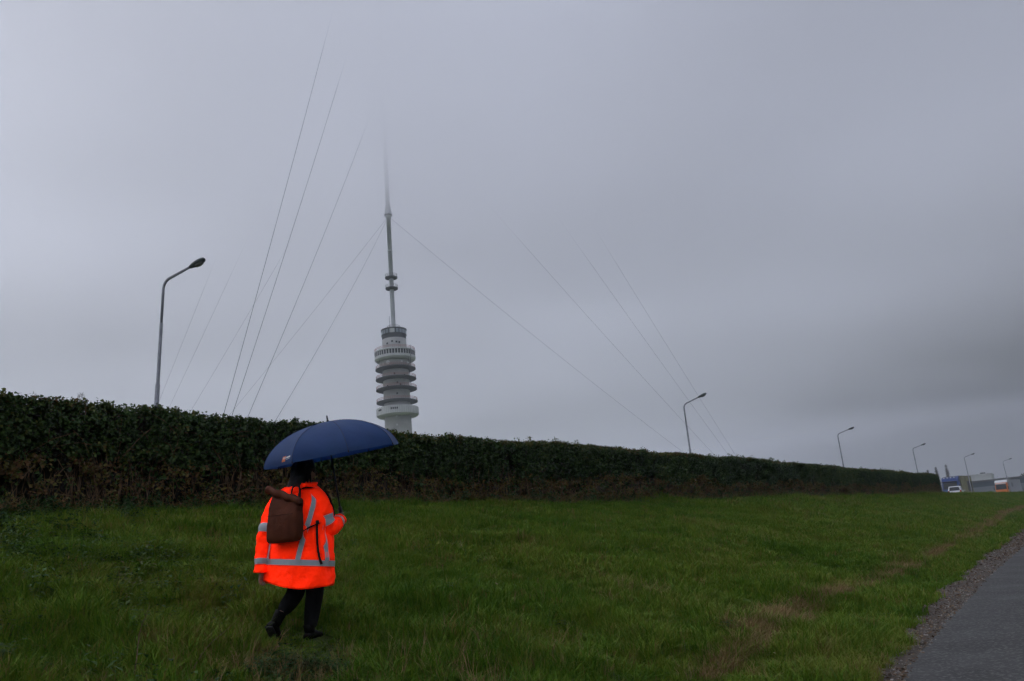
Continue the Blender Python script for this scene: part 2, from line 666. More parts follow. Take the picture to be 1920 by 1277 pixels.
def place_grass(name, n, u0, u1, d0, d1, protos, ntall, smul, power=1.0, vmax=15.1):
    v, u = bank_points(n, u0, u1, power, vmax=vmax)
    k = keep_dist(v, u, d0, d1)
    v, u = v[k], u[k]
    # ragged lower edge towards the gravel
    rag = v - toe(u) + 0.25 > 0.55 * fbm(u * 1.1, 7.7, 3) - 0.05
    v, u = v[rag], u[rag]
    x, y = -v, u
    z = ground_z(x, y)
    k = in_view(x, y, z)
    x, y, z, v, u = x[k], y[k], z[k], v[k], u[k]
    n = len(x)
    patch = fbm(x * 0.45 + 40, y * 0.45, 3)
    fine = fbm(x * 1.6, y * 1.6 + 11, 2)
    hgt = 0.55 + 0.9 * np.clip((fine - 0.3) / 0.5, 0, 1) + 0.25 * RNG.random(n)
    nl = len(protos) - ntall
    idx = RNG.integers(0, nl, n)
    # rougher, uncut growth to the left and beside the person
    rough = np.clip((9.5 - u) / 6, 0, 1) * 0.55 + np.clip((patch - 0.52) / 0.1, 0, 1) * 0.35
    tall = RNG.random(n) < rough * 0.55 + 0.03
    idx[tall] = nl + RNG.integers(0, ntall, tall.sum())
    rot = np.stack([RNG.normal(0, 0.12, n), RNG.normal(0, 0.12, n), RNG.random(n) * 6.283], -1)
    s = smul * (0.75 + 0.5 * RNG.random(n))
    # trodden grass round the walker's feet
    px_, py_ = -6.2 - x, 4.72 - y
    al = np.clip((px_ * -6.2 + py_ * 4.72) / 7.79, 0, 0.95)
    dd = np.hypot(px_ + 6.2 / 7.79 * al, py_ - 4.72 / 7.79 * al)
    tread = np.clip((dd - 0.22) / 0.25, 0, 1)
    hgt = hgt * (0.34 + 0.66 * tread)
    idx = np.where(tread < 0.6, RNG.integers(0, nl, n), idx)
    scl = np.stack([s, s, s * hgt], -1)
    strawy = np.clip((fbm(x * 0.8 + 3, y * 0.8 + 77, 3) - 0.52) / 0.16, 0, 1)
    tint = np.clip(0.30 + 0.75 * (patch - 0.5) + 0.30 * strawy * RNG.random(n) + RNG.normal(0, 0.12, n) - 0.10 * rough, 0, 0.8)
    tint = np.where(RNG.random(n) < 0.035, 0.95, tint)
    o = scatter(name, np.stack([x, y, z - 0.012], -1), rot, scl, idx, tint, protos)
    return tag(o, None, None, kind='stuff')


tag(place_grass('grass', 52000, 1.0, 14, 2.5, 12.5, grass_protos, 3, 1.0), 'short rough green grass covering the near bank around the person', 'grass')
tag(place_grass('grass', 44000, 2, 34, 12.5, 32, grass_wide, 2, 1.0, 0.8), 'short green grass on the bank between path and hedge', 'grass')
tag(place_grass('grass', 34000, 28, 170, 32, 175, [p.copy() for p in grass_wide], 2, 1.5, 1.3, vmax=15.6), 'smooth green grass on the far bank past the hedge end', 'grass')

# dry tan grass along the furrow, at the hedge foot and in the foreground
dry_protos = [blade_mesh('dry_tuft', 26, 0.07, 0.10, 0.26, 0.0026, 1.0, M_DRY, 50 + s) for s in range(4)]
dry_stalks = [blade_mesh('dry_stalk', 5, 0.05, 0.22, 0.5, 0.0024, 0.5, M_DRY, 60 + s) for s in range(3)]
DU = [6.5, 8.86, 10.5, 12.6, 15.8, 18, 23.5, 33.9, 70, 120]
DV = [3.35, 3.74, 4.02, 4.37, 4.45, 4.55, 4.9, 5.45, 8.0, 9.6]
pts, idx, tnt, scl = [], [], [], []
n = 9000
u = 7.2 + 100 * RNG.random(n) ** 1.8
dens = np.clip((fbm(u * 0.35, 2.0, 3) - 0.24) / 0.2, 0.6, 1) * np.clip((u - 7.5) / 3.0, 0.05, 1)
k = RNG.random(n) < dens
u = u[k]
wd = (0.12 + 0.15 * np.clip((fbm(u * 0.28 + 5, 31.0, 2) - 0.4) / 0.3, 0, 1)) * np.clip((u - 5.0) / 5.0, 0.35, 1)
v = np.interp(u, DU, DV) + RNG.normal(0, 1, len(u)) * wd * 0.6
x, y = -v, u
z = ground_z(x, y)
far = 1 + np.clip((u - 20) / 40, 0, 1) * 0.6
for i in range(len(u)):
    pts.append((x[i], y[i], z[i] - 0.01))
    idx.append(random.randrange(4))
    tnt.append(min(1, max(0, random.gauss(0.42, 0.2))))
    s = random.uniform(0.7, 1.3) * far[i]
    scl.append((s, s, s * random.uniform(0.55, 1.0)))
# scattered stalks through the foreground and beside the person
for (cu, cv, sp, cnt, tall) in ((4.2, 5.2, 0.4, 45, 0.35), (4.9, 4.8, 0.45, 60, 0.45), (3.5, 5.7, 0.4, 42, 0.4), (2.9, 6.2, 0.7, 40, 0.4), (5.8, 4.6, 0.8, 50, 0.3), (10.3, 5.95, 0.5, 70, 0.1), (7, 6, 2.5, 60, 0.15), (14, 8, 4, 60, 0.1)):
    for _ in range(cnt):
        yy, xx = random.gauss(cu, sp), -random.gauss(cv, sp * 0.8)
        if (abs(xx + 6.0) < 0.45 and abs(yy - 4.6) < 0.42) or -xx < float(toe(yy)) + 0.35:
            continue
        pts.append((xx, yy, float(ground_z(xx, yy)) - 0.01))
        st = random.random() < tall
        idx.append(4 + random.randrange(3) if st else random.randrange(4))
        tnt.append(min(1, max(0, random.gauss(0.55, 0.22))))
        s = random.uniform(0.6, 1.0)
        scl.append((s, s, s))
# straw and dead stems at the foot of the hedge
for _ in range(3200):
    yy = -4 + 93 * random.random()
    xx = -14.75 - random.random() * 0.5
    pts.append((xx, yy, float(ground_z(xx, yy)) - 0.02))
    idx.append(random.randrange(4))
    tnt.append(min(1, max(0, random.gauss(0.15, 0.2))))
    s = random.uniform(0.8, 2.0)
    scl.append((s * 1.1, s * 1.1, s))
rot = [(random.gauss(0, 0.2), random.gauss(0, 0.2), random.uniform(0, 6.28)) for _ in pts]
tag(scatter('dry_grass', pts, rot, scl, idx, tnt, dry_protos + dry_stalks), 'tan dead grass in a ragged strip along the foot of the bank', 'grass', kind='stuff')

# broad-leaved weeds


def weed_mesh(name, h, pairs, leaf, m, seed, droop=0.35, stems=1):
    r = random.Random(seed)
    v, f = [], []
    for s_ in range(stems):
        ox, oy = (r.gauss(0, 0.06), r.gauss(0, 0.06)) if stems > 1 else (0, 0)
        lx, ly = r.gauss(0, 0.22), r.gauss(0, 0.22)
        hh = h * r.uniform(0.7, 1.1)
        k = len(v)
        v += [(ox - 0.003, oy, 0), (ox + 0.003, oy, 0), (ox + lx * hh, oy + ly * hh, hh)]
        f.append((k, k + 1, k + 2))
        for p in range(pairs):
            q = 0.25 + 0.75 * p / max(1, pairs - 1)
            a0 = p * 1.6 + r.uniform(-0.3, 0.3)
            for sgn in (0, math.pi):
                a_ = a0 + sgn + r.gauss(0, 0.2)
                ln = leaf * r.uniform(0.65, 1.15) * (1.1 - 0.45 * q)
                d = Vector((math.cos(a_), math.sin(a_), r.uniform(-droop, 0.25)))
                sd_ = Vector((-math.sin(a_), math.cos(a_), 0)) * ln * 0.3
                b0 = Vector((ox + lx * hh * q, oy + ly * hh * q, hh * q))
                m1 = b0 + d * ln * 0.45
                tip = b0 + d * ln + Vector((0, 0, -0.18 * ln))
                k = len(v)
                v += [b0, m1 + sd_ + Vector((0, 0, 0.06 * ln)), tip, m1 - sd_ + Vector((0, 0, 0.06 * ln)), m1]
                f += [(k, k + 1, k + 4), (k + 1, k + 2, k + 4), (k, k + 4, k + 3), (k + 4, k + 2, k + 3)]
    return mk(name, v, f, m, link=False)


M_WEED = leaf_mat('weed_leaves', [(0.020, 0.052, 0.014), (0.034, 0.08, 0.02), (0.06, 0.11, 0.024), (0.10, 0.08, 0.03)], 0.6, 0.2, 0.12)
weed_protos = [weed_mesh('nettle', 0.30, 5, 0.085, M_WEED, 70 + s, stems=3) for s in range(3)] + [weed_mesh('low_weed', 0.12, 3, 0.11, M_WEED, 80 + s, droop=0.1, stems=4) for s in range(3)]
pts, idx, tnt, scl = [], [], [], []


def weeds(cu, cv, su, sv, n_, low, smin=0.7, smax=1.2, tm=0.4):
    for _ in range(n_):
        yy, xx = random.gauss(cu, su), -random.gauss(cv, sv)
        if xx < -15.3 or xx > -3.2 or (abs(xx + 6.2) < 0.3 and abs(yy - 4.7) < 0.3):
            continue
        pts.append((xx, yy, float(ground_z(xx, yy)) - 0.01))
        idx.append((3 + random.randrange(3)) if random.random() < low else random.randrange(3))
        tnt.append(min(1, max(0, random.gauss(tm, 0.2))))
        s = random.uniform(smin, smax)
        scl.append((s, s, s))


weeds(3.3, 12.6, 1.2, 1.2, 260, 0.4, 0.8, 1.4, 0.25)      # thicket at the left hedge foot
weeds(5.5, 14.1, 1.8, 0.45, 190, 0.5, 0.7, 1.2, 0.35)
weeds(9.0, 14.5, 3.0, 0.25, 130, 0.6, 0.7, 1.1, 0.45)
weeds(30, 14.7, 18, 0.2, 500, 0.5, 0.8, 1.3, 0.3)
weeds(4.0, 9.6, 1.0, 1.1, 260, 0.85, 0.7, 1.2, 0.5)      # broad leaves in the left grass
weeds(3.0, 8.4, 1.0, 1.4, 200, 0.8, 0.7, 1.1, 0.35)
weeds(3.4, 10.8, 1.0, 1.0, 150, 0.8, 0.7, 1.1, 0.4)
weeds(6.3, 9.5, 2.5, 1.8, 70, 0.9, 0.6, 1.0, 0.4)
weeds(14, 8, 6, 3, 60, 1.0, 0.6, 1.0, 0.4)
rot = [(random.gauss(0, 0.15), random.gauss(0, 0.15), random.uniform(0, 6.28)) for _ in pts]
tag(scatter('undergrowth', pts, rot, scl, idx, tnt, weed_protos), 'low nettles and broad-leaved weeds at the hedge foot and left of the person', 'weeds', kind='stuff')

# the nettle clump at the bottom of the picture, in front of the person
nc = empty('nettle_clump', (-5.42, 4.10, float(ground_z(-5.42, 4.10))))
tag(nc, 'dark leafy nettle clump in the grass in front of the walking person', 'plant')
np_, ni, nt, ns = [], [], [], []
for _ in range(105):
    r_, a_ = 0.34 * math.sqrt(random.random()), random.uniform(0, 6.28)
    xx, yy = r_ * math.cos(a_) * 0.9 + 0.3 * math.sin(a_) * r_, r_ * math.sin(a_) * 1.15
    np_.append((xx, yy, float(ground_z(-5.42 + xx, 4.10 + yy)) - nc.location.z - 0.01))
    ni.append(random.randrange(3) if random.random() < 0.6 else 3 + random.randrange(3))
    nt.append(min(1, max(0, random.gauss(0.2, 0.15))))
    s = random.uniform(0.4, 0.7) * (1.1 - r_)
    ns.append((s, s, s))
lv = scatter('leaves', np_, [(random.gauss(0, 0.2), random.gauss(0, 0.2), random.uniform(0, 6.28)) for _ in np_], ns, ni, nt, [p.copy() for p in weed_protos], nc)
lv['kind'] = 'stuff'
mb = MB()
for _ in range(14):
    a_, r_ = random.uniform(0, 6.28), 0.26 * random.random()
    p = Vector((r_ * math.cos(a_), r_ * math.sin(a_), -0.02))
    mb.tube([p, p + Vector((random.gauss(0, 0.04), random.gauss(0, 0.04), 0.12)), p + Vector((random.gauss(0, 0.07), random.gauss(0, 0.07), random.uniform(0.18, 0.26)))], [0.003, 0.0025, 0.001], 4)
mb.build('stems', mat('nettle_stem', (0.06, 0.05, 0.025), 0.7), nc)

# two bare bramble shoots in the left foreground
M_TWIG = mat('bramble_bark', (0.11, 0.055, 0.035), 0.7, var=0.3, scale=30)
for (bx, by, dx, dy, dz, lab) in ((-5.9, 3.0, -0.15, 0.20, 0.60, 'bare red-brown bramble shoot leaning right, left of the two in the foreground grass'),
                                  (-5.75, 3.28, -0.02, 0.46, 0.42, 'bare brown bramble shoot arching right, nearer the person than the other shoot')):
    bz = float(ground_z(bx, by))
    mb = MB()
    ptsb = [Vector((dx * q + 0.02 * math.sin(9 * q), dy * q, dz * (q - 0.28 * q * q) * 1.3)) for q in np.linspace(0, 1, 9)]
    ptsb[0].z = -0.03
    mb.tube(ptsb, [0.0045 * (1 - 0.75 * q) for q in np.linspace(0, 1, 9)], 5)
    for q in (3, 5, 6):
        p = ptsb[q]
        mb.tube([p, p + Vector((0.03, -0.03, 0.03)), p + Vector((0.05, -0.05, 0.08))], [0.002, 0.0015, 0.0008], 4)
    o = mb.build('bramble_shoot', M_TWIG)
    o.location = (bx, by, bz)
    tag(o, lab, 'shoot')

# gravel and fallen leaves on the bare strip


def stone(seed):
    r = random.Random(seed)
    bm = bmesh.new()
    bmesh.ops.create_icosphere(bm, subdivisions=1, radius=1)
    for q in bm.verts:
        q.co *= r.uniform(0.75, 1.2)
        q.co.z *= 0.6
    me = bpy.data.meshes.new('stone')
    bm.to_mesh(me)
    bm.free()
    me.materials.append(M_STONE)
    return bpy.data.objects.new('stone', me)


M_STONE = leaf_mat('gravel_stone', [(0.09, 0.078, 0.066), (0.18, 0.16, 0.14), (0.32, 0.29, 0.26)], 0.7, 0.0, 0.4)
M_LITTER = leaf_mat('leaf_litter', [(0.08, 0.046, 0.026), (0.15, 0.095, 0.055), (0.27, 0.2, 0.13)], 0.7, 0.1, 0.3)


def dead_leaf(seed):
    r = random.Random(seed)
    v = [(0, -0.5, 0.02), (0.3, -0.1, 0.12), (0.22, 0.3, 0.05), (0, 0.55, 0.14), (-0.25, 0.25, 0.1), (-0.3, -0.15, 0.03), (0, 0, 0)]
    v = [(a_ * r.uniform(0.8, 1.2), b_ * r.uniform(0.8, 1.2), c_ * r.uniform(0.5, 2)) for a_, b_, c_ in v]
    return mk('dead_leaf', v, [(6, 0, 1), (6, 1, 2), (6, 2, 3), (6, 3, 4), (6, 4, 5), (6, 5, 0)], M_LITTER, link=False)


gp = [stone(s) for s in range(3)] + [dead_leaf(s) for s in range(3)]
n = 16000
u = 5 + 55 * RNG.random(n) ** 1.7
e_, t_ = edge(u), toe(u) + 0.3
w = RNG.random(n) ** 0.8
v = e_ - 0.06 + (t_ - e_) * w
dens = np.clip((fbm(u * 0.8, 55.0, 3) - 0.30) / 0.14, 0.3, 1) * (1 - 0.45 * w)
k = RNG.random(n) < dens
u, v, w = u[k], v[k], w[k]
n = len(u)
x, y = -v, u
z = np.maximum(ground_z(x, y) + 0.006, 0.012)
# a few dead leaves lie in the grass too
nb = 420
ub = 3 + 40 * RNG.random(nb) ** 1.5
vb = toe(ub) + 0.3 + (14.3 - toe(ub)) * RNG.random(nb)
x, y = np.concatenate([x, -vb]), np.concatenate([y, ub])
z = np.concatenate([z, ground_z(-vb, ub) + 0.05])
u = np.concatenate([u, ub])
n = len(u)
leafy = RNG.random(n) < 0.5
leafy[-nb:] = True
idx = np.where(leafy, 3 + RNG.integers(0, 3, n), RNG.integers(0, 3, n))
s = np.where(leafy, 0.022 + 0.035 * RNG.random(n), 0.007 + 0.014 * RNG.random(n) ** 2) * (1 + np.clip((u - 15) / 30, 0, 1))
tag(scatter('gravel', np.stack([x, y, z + s * 0.2], -1), np.stack([RNG.normal(0, 0.25, n), RNG.normal(0, 0.25, n), RNG.random(n) * 6.28], -1), np.stack([s, s, s], -1), idx, np.clip(RNG.normal(0.45, 0.25, n), 0, 1), gp), 'loose gravel and dead leaves along the path edge', 'gravel', kind='stuff')

# ------------------------------------------------------------------ hedge
HX, HU0, HU1 = -15.0, -9.0, 89.0


def hedge_top(u):
    return 4.72 + 0.14 * np.clip((12 - u) / 10, 0, 1) + (fbm(u * 0.5, 90.0, 3) - 0.5) * 0.22


M_IVY = leaf_mat('hedge_leaves', [(0.013, 0.030, 0.008), (0.029, 0.064, 0.013), (0.058, 0.098, 0.019), (0.12, 0.115, 0.022), (0.15, 0.075, 0.028)], 0.5, 0.12, 0.18)
M_HSTEM = mat('hedge_stem', (0.085, 0.048, 0.025), 0.85, spec=0.15, color2=(0.19, 0.115, 0.062), scale=3)
M_HCORE = mat('hedge_light_block', (0.016, 0.012, 0.008), 0.95, color2=(0.03, 0.023, 0.014), scale=14, bump=0.8, bscale=20)


def ivy_clump(name, n_, rad, size, seed):
    r = random.Random(seed)
    v, f = [], []
    for _ in range(n_):
        c = Vector((r.gauss(0, 1), r.gauss(0, 1), r.gauss(0, 1))).normalized() * rad * r.random() ** 0.5
        nr = Vector((r.gauss(0.55, 0.5), r.gauss(0, 0.5), r.gauss(0.45, 0.5))).normalized()   # blades face out (+x) and up
        tx = nr.cross(Vector((r.gauss(0, 1), r.gauss(0, 1), r.gauss(0, 1)))).normalized()
        ty = nr.cross(tx)
        s = size * r.uniform(0.7, 1.25)
        k = len(v)
        for (a_, b_, h_) in ((0, -0.5, 0), (0.45, -0.22, 0.1), (0.3, 0.22, 0.06), (0, 0.62, -0.06), (-0.3, 0.22, 0.06), (-0.45, -0.22, 0.1), (0, 0, 0)):
            v.append(c + tx * a_ * s + ty * b_ * s + nr * h_ * s)
        f += [(k + 6, k, k + 1), (k + 6, k + 1, k + 2), (k + 6, k + 2, k + 3), (k + 6, k + 3, k + 4), (k + 6, k + 4, k + 5), (k + 6, k + 5, k)]
    return mk(name, v, f, M_IVY, link=False)


hedge = empty('hedge', (HX - 0.5, 0.5 * (HU0 + HU1), 2.7))
tag(hedge, 'long clipped dark green ivy hedge along the top of the grass bank', 'hedge')
HB = np.array(hedge.location)
# solid dark core in place of the woody inside, added to block light
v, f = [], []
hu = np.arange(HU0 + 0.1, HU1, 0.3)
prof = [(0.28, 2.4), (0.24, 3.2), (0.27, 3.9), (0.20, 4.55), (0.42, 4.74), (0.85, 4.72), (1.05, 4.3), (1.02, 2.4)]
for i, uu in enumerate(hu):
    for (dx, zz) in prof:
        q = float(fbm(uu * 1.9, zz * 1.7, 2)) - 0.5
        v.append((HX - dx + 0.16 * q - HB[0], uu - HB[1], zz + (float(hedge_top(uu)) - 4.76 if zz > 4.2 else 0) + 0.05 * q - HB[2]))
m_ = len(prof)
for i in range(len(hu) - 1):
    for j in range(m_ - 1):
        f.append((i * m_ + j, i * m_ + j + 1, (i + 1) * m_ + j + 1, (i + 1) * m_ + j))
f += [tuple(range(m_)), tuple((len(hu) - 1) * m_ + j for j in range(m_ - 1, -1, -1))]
mk('light_block_core', v, f, M_HCORE, hedge)
# upright bare stems in the lower half
mb = MB()
for _ in range(4200):
    uu = HU0 + (HU1 - HU0) * random.random()
    if random.random() > 0.25 + 1.1 * float(vnoise(uu * 0.7, 21.0)):
        continue
    x0 = HX - random.uniform(-0.08, 0.24)
    h = random.uniform(0.7, 1.45)
    z0 = float(ground_z(HX + 0.1, uu)) - 0.05
    ln, lx = random.gauss(0, 0.22), random.gauss(0, 0.06)
    ptsb = []
    for q in (0, 0.3, 0.6, 0.85, 1):
        ptsb.append((x0 + lx * q + random.gauss(0, 0.012) - HB[0], uu + ln * q + random.gauss(0, 0.05) - HB[1], z0 + h * q - HB[2]))
    r0 = random.uniform(0.0035, 0.010)
    mb.tube(ptsb, [r0, r0 * 0.95, r0 * 0.8, r0 * 0.6, r0 * 0.35], 3, caps=False)
# tangled bare shoots at the left end
for _ in range(150):
    uu, zz = random.uniform(3.5, 11), random.uniform(3.0, 4.6)
    x0 = HX + random.uniform(-0.12, 0.08)
    dy, dz = random.gauss(0, 0.35), random.gauss(-0.25, 0.35)
    cx = random.uniform(0.02, 0.12)
    mb.tube([(x0 - HB[0], uu - HB[1], zz - HB[2]), (x0 + cx - HB[0], uu + dy * 0.5 - HB[1], zz + dz * 0.5 + 0.06 - HB[2]), (x0 + cx * 0.5 - HB[0], uu + dy - HB[1], zz + dz - HB[2])], [0.009, 0.007, 0.004], 4, caps=False)
st = mb.build('stems', M_HSTEM, hedge)
st['kind'] = 'stuff'
# leaves
P, TI, SC, RO = [], [], [], []


def leaf_pt(x, y, z, tint, s, rz=None, ry=None):
    P.append((x - HB[0], y - HB[1], z - HB[2]))
    TI.append(min(1, max(0, tint)))
    SC.append((s, s, s))
    RO.append((random.uniform(-0.5, 0.5), random.gauss(0, 0.3) if ry is None else ry, random.gauss(0, 0.5) if rz is None else rz))


Lh = HU1 - HU0
for _ in range(21000):      # front face
    uu = HU0 + Lh * random.random()
    top = float(hedge_top(uu))
    q = random.random()
    zz = 2.85 + (top - 2.85) * q
    lim = 0.44 + 0.42 * (float(fbm(uu * 0.45, 12.0, 3)) - 0.5)
    gap = float(fbm(uu * 1.3, zz * 1.6 + 50, 2))
    p_keep = 1.0 if q > lim + 0.12 else (0.24 if q < lim - 0.12 else 0.24 + 0.76 * (q - lim + 0.12) / 0.24)
    if q > lim and gap < 0.30:
        p_keep *= 0.25
    if random.random() > p_keep:
        continue
    bulge = 0.16 * (float(fbm(uu * 1.1, zz * 1.4, 3)) - 0.5)
    rim = max(0.0, (q - 0.9) / 0.1)
    t_ = 0.22 + 0.35 * (gap - 0.45) + 0.30 * (float(fbm(uu * 0.16, zz * 0.5 + 8, 2)) - 0.45) + random.gauss(0, 0.10) + 0.25 * rim * random.random()
    if q < lim and random.random() < 0.72:
        t_ = 0.9 + random.gauss(0, 0.08)
    leaf_pt(HX + bulge - 0.10 * rim, uu, zz, t_, random.uniform(0.75, 1.15))
for _ in range(10500):       # top and back
    uu = HU0 + Lh * random.random()
    top = float(hedge_top(uu))
    dx = random.random() ** 1.4 * 1.05
    bump = 0.10 * (float(fbm(uu * 1.6, dx * 2, 3)) - 0.5)
    zz = top + bump - (0.25 * (dx - 0.8) if dx > 0.8 else 0)
    if random.random() < 0.05:
        zz += random.random() ** 2 * 0.16
    br = float(fbm(uu * 0.25, 71.0, 2))
    t_ = 0.42 + 0.6 * (br - 0.40) + random.gauss(0, 0.18) + (0.12 if uu > 14 else 0)
    leaf_pt(HX - dx, uu, zz, t_, random.uniform(0.6, 1.0), rz=random.uniform(0, 6.28), ry=-0.8)
for _ in range(520):        # far end
    leaf_pt(HX - 1.1 * random.random(), HU1 + random.gauss(0, 0.06), 2.8 + 1.9 * random.random(), random.gauss(0.25, 0.1), random.uniform(0.8, 1.2), rz=1.57)
for _ in range(2600):       # fallen-back leaves and low ivy at the foot
    uu = HU0 + Lh * random.random()
    leaf_pt(HX + random.uniform(-0.15, 0.3), uu, float(ground_z(HX + 0.2, uu)) + random.random() ** 2 * 0.35, random.choice((0.25, 0.3, 0.9, 1.0)) + random.gauss(0, 0.08), random.uniform(0.6, 0.95))
for (uu, hh) in ((11.4, 0.2), (13.2, 0.1), (9.9, 0.13), (6.3, 0.10), (16.8, 0.12), (43.0, 0.3), (43.4, 0.26), (44.0, 0.2), (56.5, 0.16), (78, 0.14)):   # shoots that stand above the cut
    for k in range(int(4 + hh * 40)):
        leaf_pt(HX - 0.2 + random.gauss(0, 0.05), uu + random.gauss(0, 0.03 + 0.35 * hh * (hh > 0.15) * (uu > 30)), float(hedge_top(uu)) + hh * random.random(), random.gauss(0.35, 0.1), random.uniform(0.45, 0.7), rz=random.uniform(0, 6.28))
ivy = [ivy_clump('ivy', 22, 0.15, 0.058, 100 + s) for s in range(6)]
fo = scatter('foliage', P, RO, SC, [random.randrange(6) for _ in P], TI, ivy, hedge)
fo['kind'] = 'stuff'
# ------------------------------------------------------------------ transmission tower
TX, TY = -243.38, 237.42
tower = empty('transmission_tower', (TX, TY, 0), R(45.7))      # local -Y faces the camera
tag(tower, 'pale concrete transmission tower with ring platforms and a tall mast vanishing into cloud', 'tower')
M_CONC = mat('tower_concrete', (0.50, 0.50, 0.48), 0.85, color2=(0.41, 0.41, 0.40), scale=0.35, detail=6)
M_CONC_D = mat('tower_platform', (0.075, 0.08, 0.088), 0.8, var=0.15, scale=0.6)
M_WHITE_P = mat('tower_panel', (0.68, 0.69, 0.68), 0.6, var=0.08, scale=0.5)
M_RAIL = mat('tower_railing', (0.42, 0.20, 0.17), 0.6)
M_TGLASS = mat('tower_glass', (0.02, 0.026, 0.032), 0.12, spec=0.6)
M_MAST = mat('mast_paint', (0.58, 0.60, 0.62), 0.55, var=0.06, scale=0.3)
M_WIRE = mat('guy_steel', (0.17, 0.175, 0.185), 0.5, metal=0.4)
MB().lathe([(6.6, -0.5), (6.0, 25), (5.75, 57.5), (5.75, 65), (5.7, 84.9), (5.4, 88.6), (5.3, 94.2), (4.6, 94.2)], 64).build('shaft', M_CONC, tower, True)
sh = tower.children[0]
# small square openings in the shaft
for (th, z) in ((-95, 55.2), (-95, 59), (-80, 92.0), (-100, 92.3), (-125, 91.6), (-66, 91.8), (-98, 82.3), (-85, 73.6), (-72, 72.8), (-96, 77.6), (-88, 68.8), (-50, 77), (-130, 72.5)):
    a_ = R(th)
    rr = 5.78 if z < 88 else 5.4
    MB().box((0, 0, 0), (0.16, 0.75, 0.75)).build('window', M_TGLASS if z > 60 else M_WHITE_P, sh).matrix_local = Matrix.Translation((rr * math.cos(a_), rr * math.sin(a_), z)) @ Matrix.Rotation(a_, 4, 'Z')


def railing(parent, rad, z, h, n_, m):
    mb_ = MB()
    for k in range(n_):
        a_ = 2 * math.pi * k / n_
        mb_.tube([(rad * math.cos(a_), rad * math.sin(a_), z), (rad * math.cos(a_), rad * math.sin(a_), z + h)], 0.05, 4)
    for q in (0.5, 1.0):
        mb_.lathe([(rad - 0.06, z + h * q - 0.06), (rad + 0.06, z + h * q - 0.06), (rad + 0.06, z + h * q + 0.06), (rad - 0.06, z + h * q + 0.06), (rad - 0.06, z + h * q - 0.06)], 64)
    return mb_.build('railing', m, parent)


for z, rad in ((65.7, 8.95), (71.3, 8.9), (75.9, 8.85), (80.4, 8.8)):
    p = MB().lathe([(5.6, z - 0.55), (rad - 0.35, z - 0.1), (rad, z), (rad, z + 0.4), (5.6, z + 0.45)], 72).build('platform', M_CONC_D, tower)
    railing(p, rad - 0.2, z + 0.4, 1.15, 60, M_RAIL)
# lower drum
d = MB().lathe([(5.6, 59.2), (8.4, 59.4), (9.1, 60.0), (9.15, 63.1), (8.9, 63.25), (5.6, 63.3)], 72).build('drum', M_WHITE_P, tower)
for k in range(60):
    a_ = 2 * math.pi * k / 60
    MB().box((0, 0, 0), (0.06, 0.09, 3.0)).build('panel_joint', M_CONC, d).matrix_local = Matrix.Translation((9.14 * math.cos(a_), 9.14 * math.sin(a_), 61.55)) @ Matrix.Rotation(a_, 4, 'Z')
wm = None


def ring_windows(parent, n_, rad, zc, sz, a0=0.0, a1=360.0, name='window', m=None):
    first = None
    for k in range(n_):
        a_ = R(a0 + (a1 - a0) * (k + 0.5) / n_)
        if first is None:
            first = MB().box((0, 0, 0), sz).build(name, m or M_TGLASS, parent)
            o_ = first
        else:
            o_ = first.copy()
            COL.objects.link(o_)
        o_.matrix_local = Matrix.Translation((rad * math.cos(a_), rad * math.sin(a_), zc)) @ Matrix.Rotation(a_, 4, 'Z')


ring_windows(d, 4, 9.12, 61.9, (0.12, 0.62, 0.8), -109, -88)
ring_windows(d, 4, 9.12, 61.9, (0.12, 0.62, 0.8), -152, -138)
# window gallery
g_ = MB().lathe([(5.6, 84.2), (8.2, 84.2), (9.0, 84.9), (9.05, 86.0), (8.85, 86.0), (8.85, 88.1), (9.1, 88.15), (9.1, 88.6), (5.4, 88.7)], 72).build('gallery', M_WHITE_P, tower)
ring_windows(g_, 44, 8.86, 87.05, (0.10, 0.86, 1.9))
railing(g_, 8.8, 88.65, 1.15, 60, M_RAIL)
MB().lathe([(5.5, 81.4), (6.6, 81.6), (6.6, 84.2), (5.5, 84.25)], 48).build('machine_room', M_CONC, g_)
# antenna dishes and whips on the open decks
for (th, rr, z, rad) in ((-112, 8.3, 82.2, 0.85), (-70, 8.0, 82.4, 0.5), (-128, 8.2, 82, 0.45), (-52, 8.6, 81.9, 0.5)):
    a_ = R(th)
    mb = MB().lathe([(0.0, 0.0), (rad * 0.6, 0.06), (rad, 0.22), (rad, 0.3), (rad * 0.55, 0.12), (0, 0.1)], 20)
    o = mb.build('antenna_dish', M_WHITE_P, tower, True)
    o.matrix_local = Matrix.Translation((rr * math.cos(a_), rr * math.sin(a_), z)) @ Matrix.Rotation(a_, 4, 'Z') @ Matrix.Rotation(R(90), 4, 'Y')
for (th, rr, z, h) in ((-140, 8.7, 80.8, 3.3), (-48, 8.7, 76.3, 8.0), (-40, 8.7, 80.8, 4.5), (-42, 9.2, 85, 5.2), (-132, 8.6, 76.3, 4), (-45, 8.8, 71.7, 3.6), (-120, 3.2, 98.9, 5.6)):
    a_ = R(th)
    MB().tube([(rr * math.cos(a_), rr * math.sin(a_), z), (rr * math.cos(a_), rr * math.sin(a_), z + h)], [0.14, 0.07], 6).build('whip_antenna', M_CONC_D, tower)
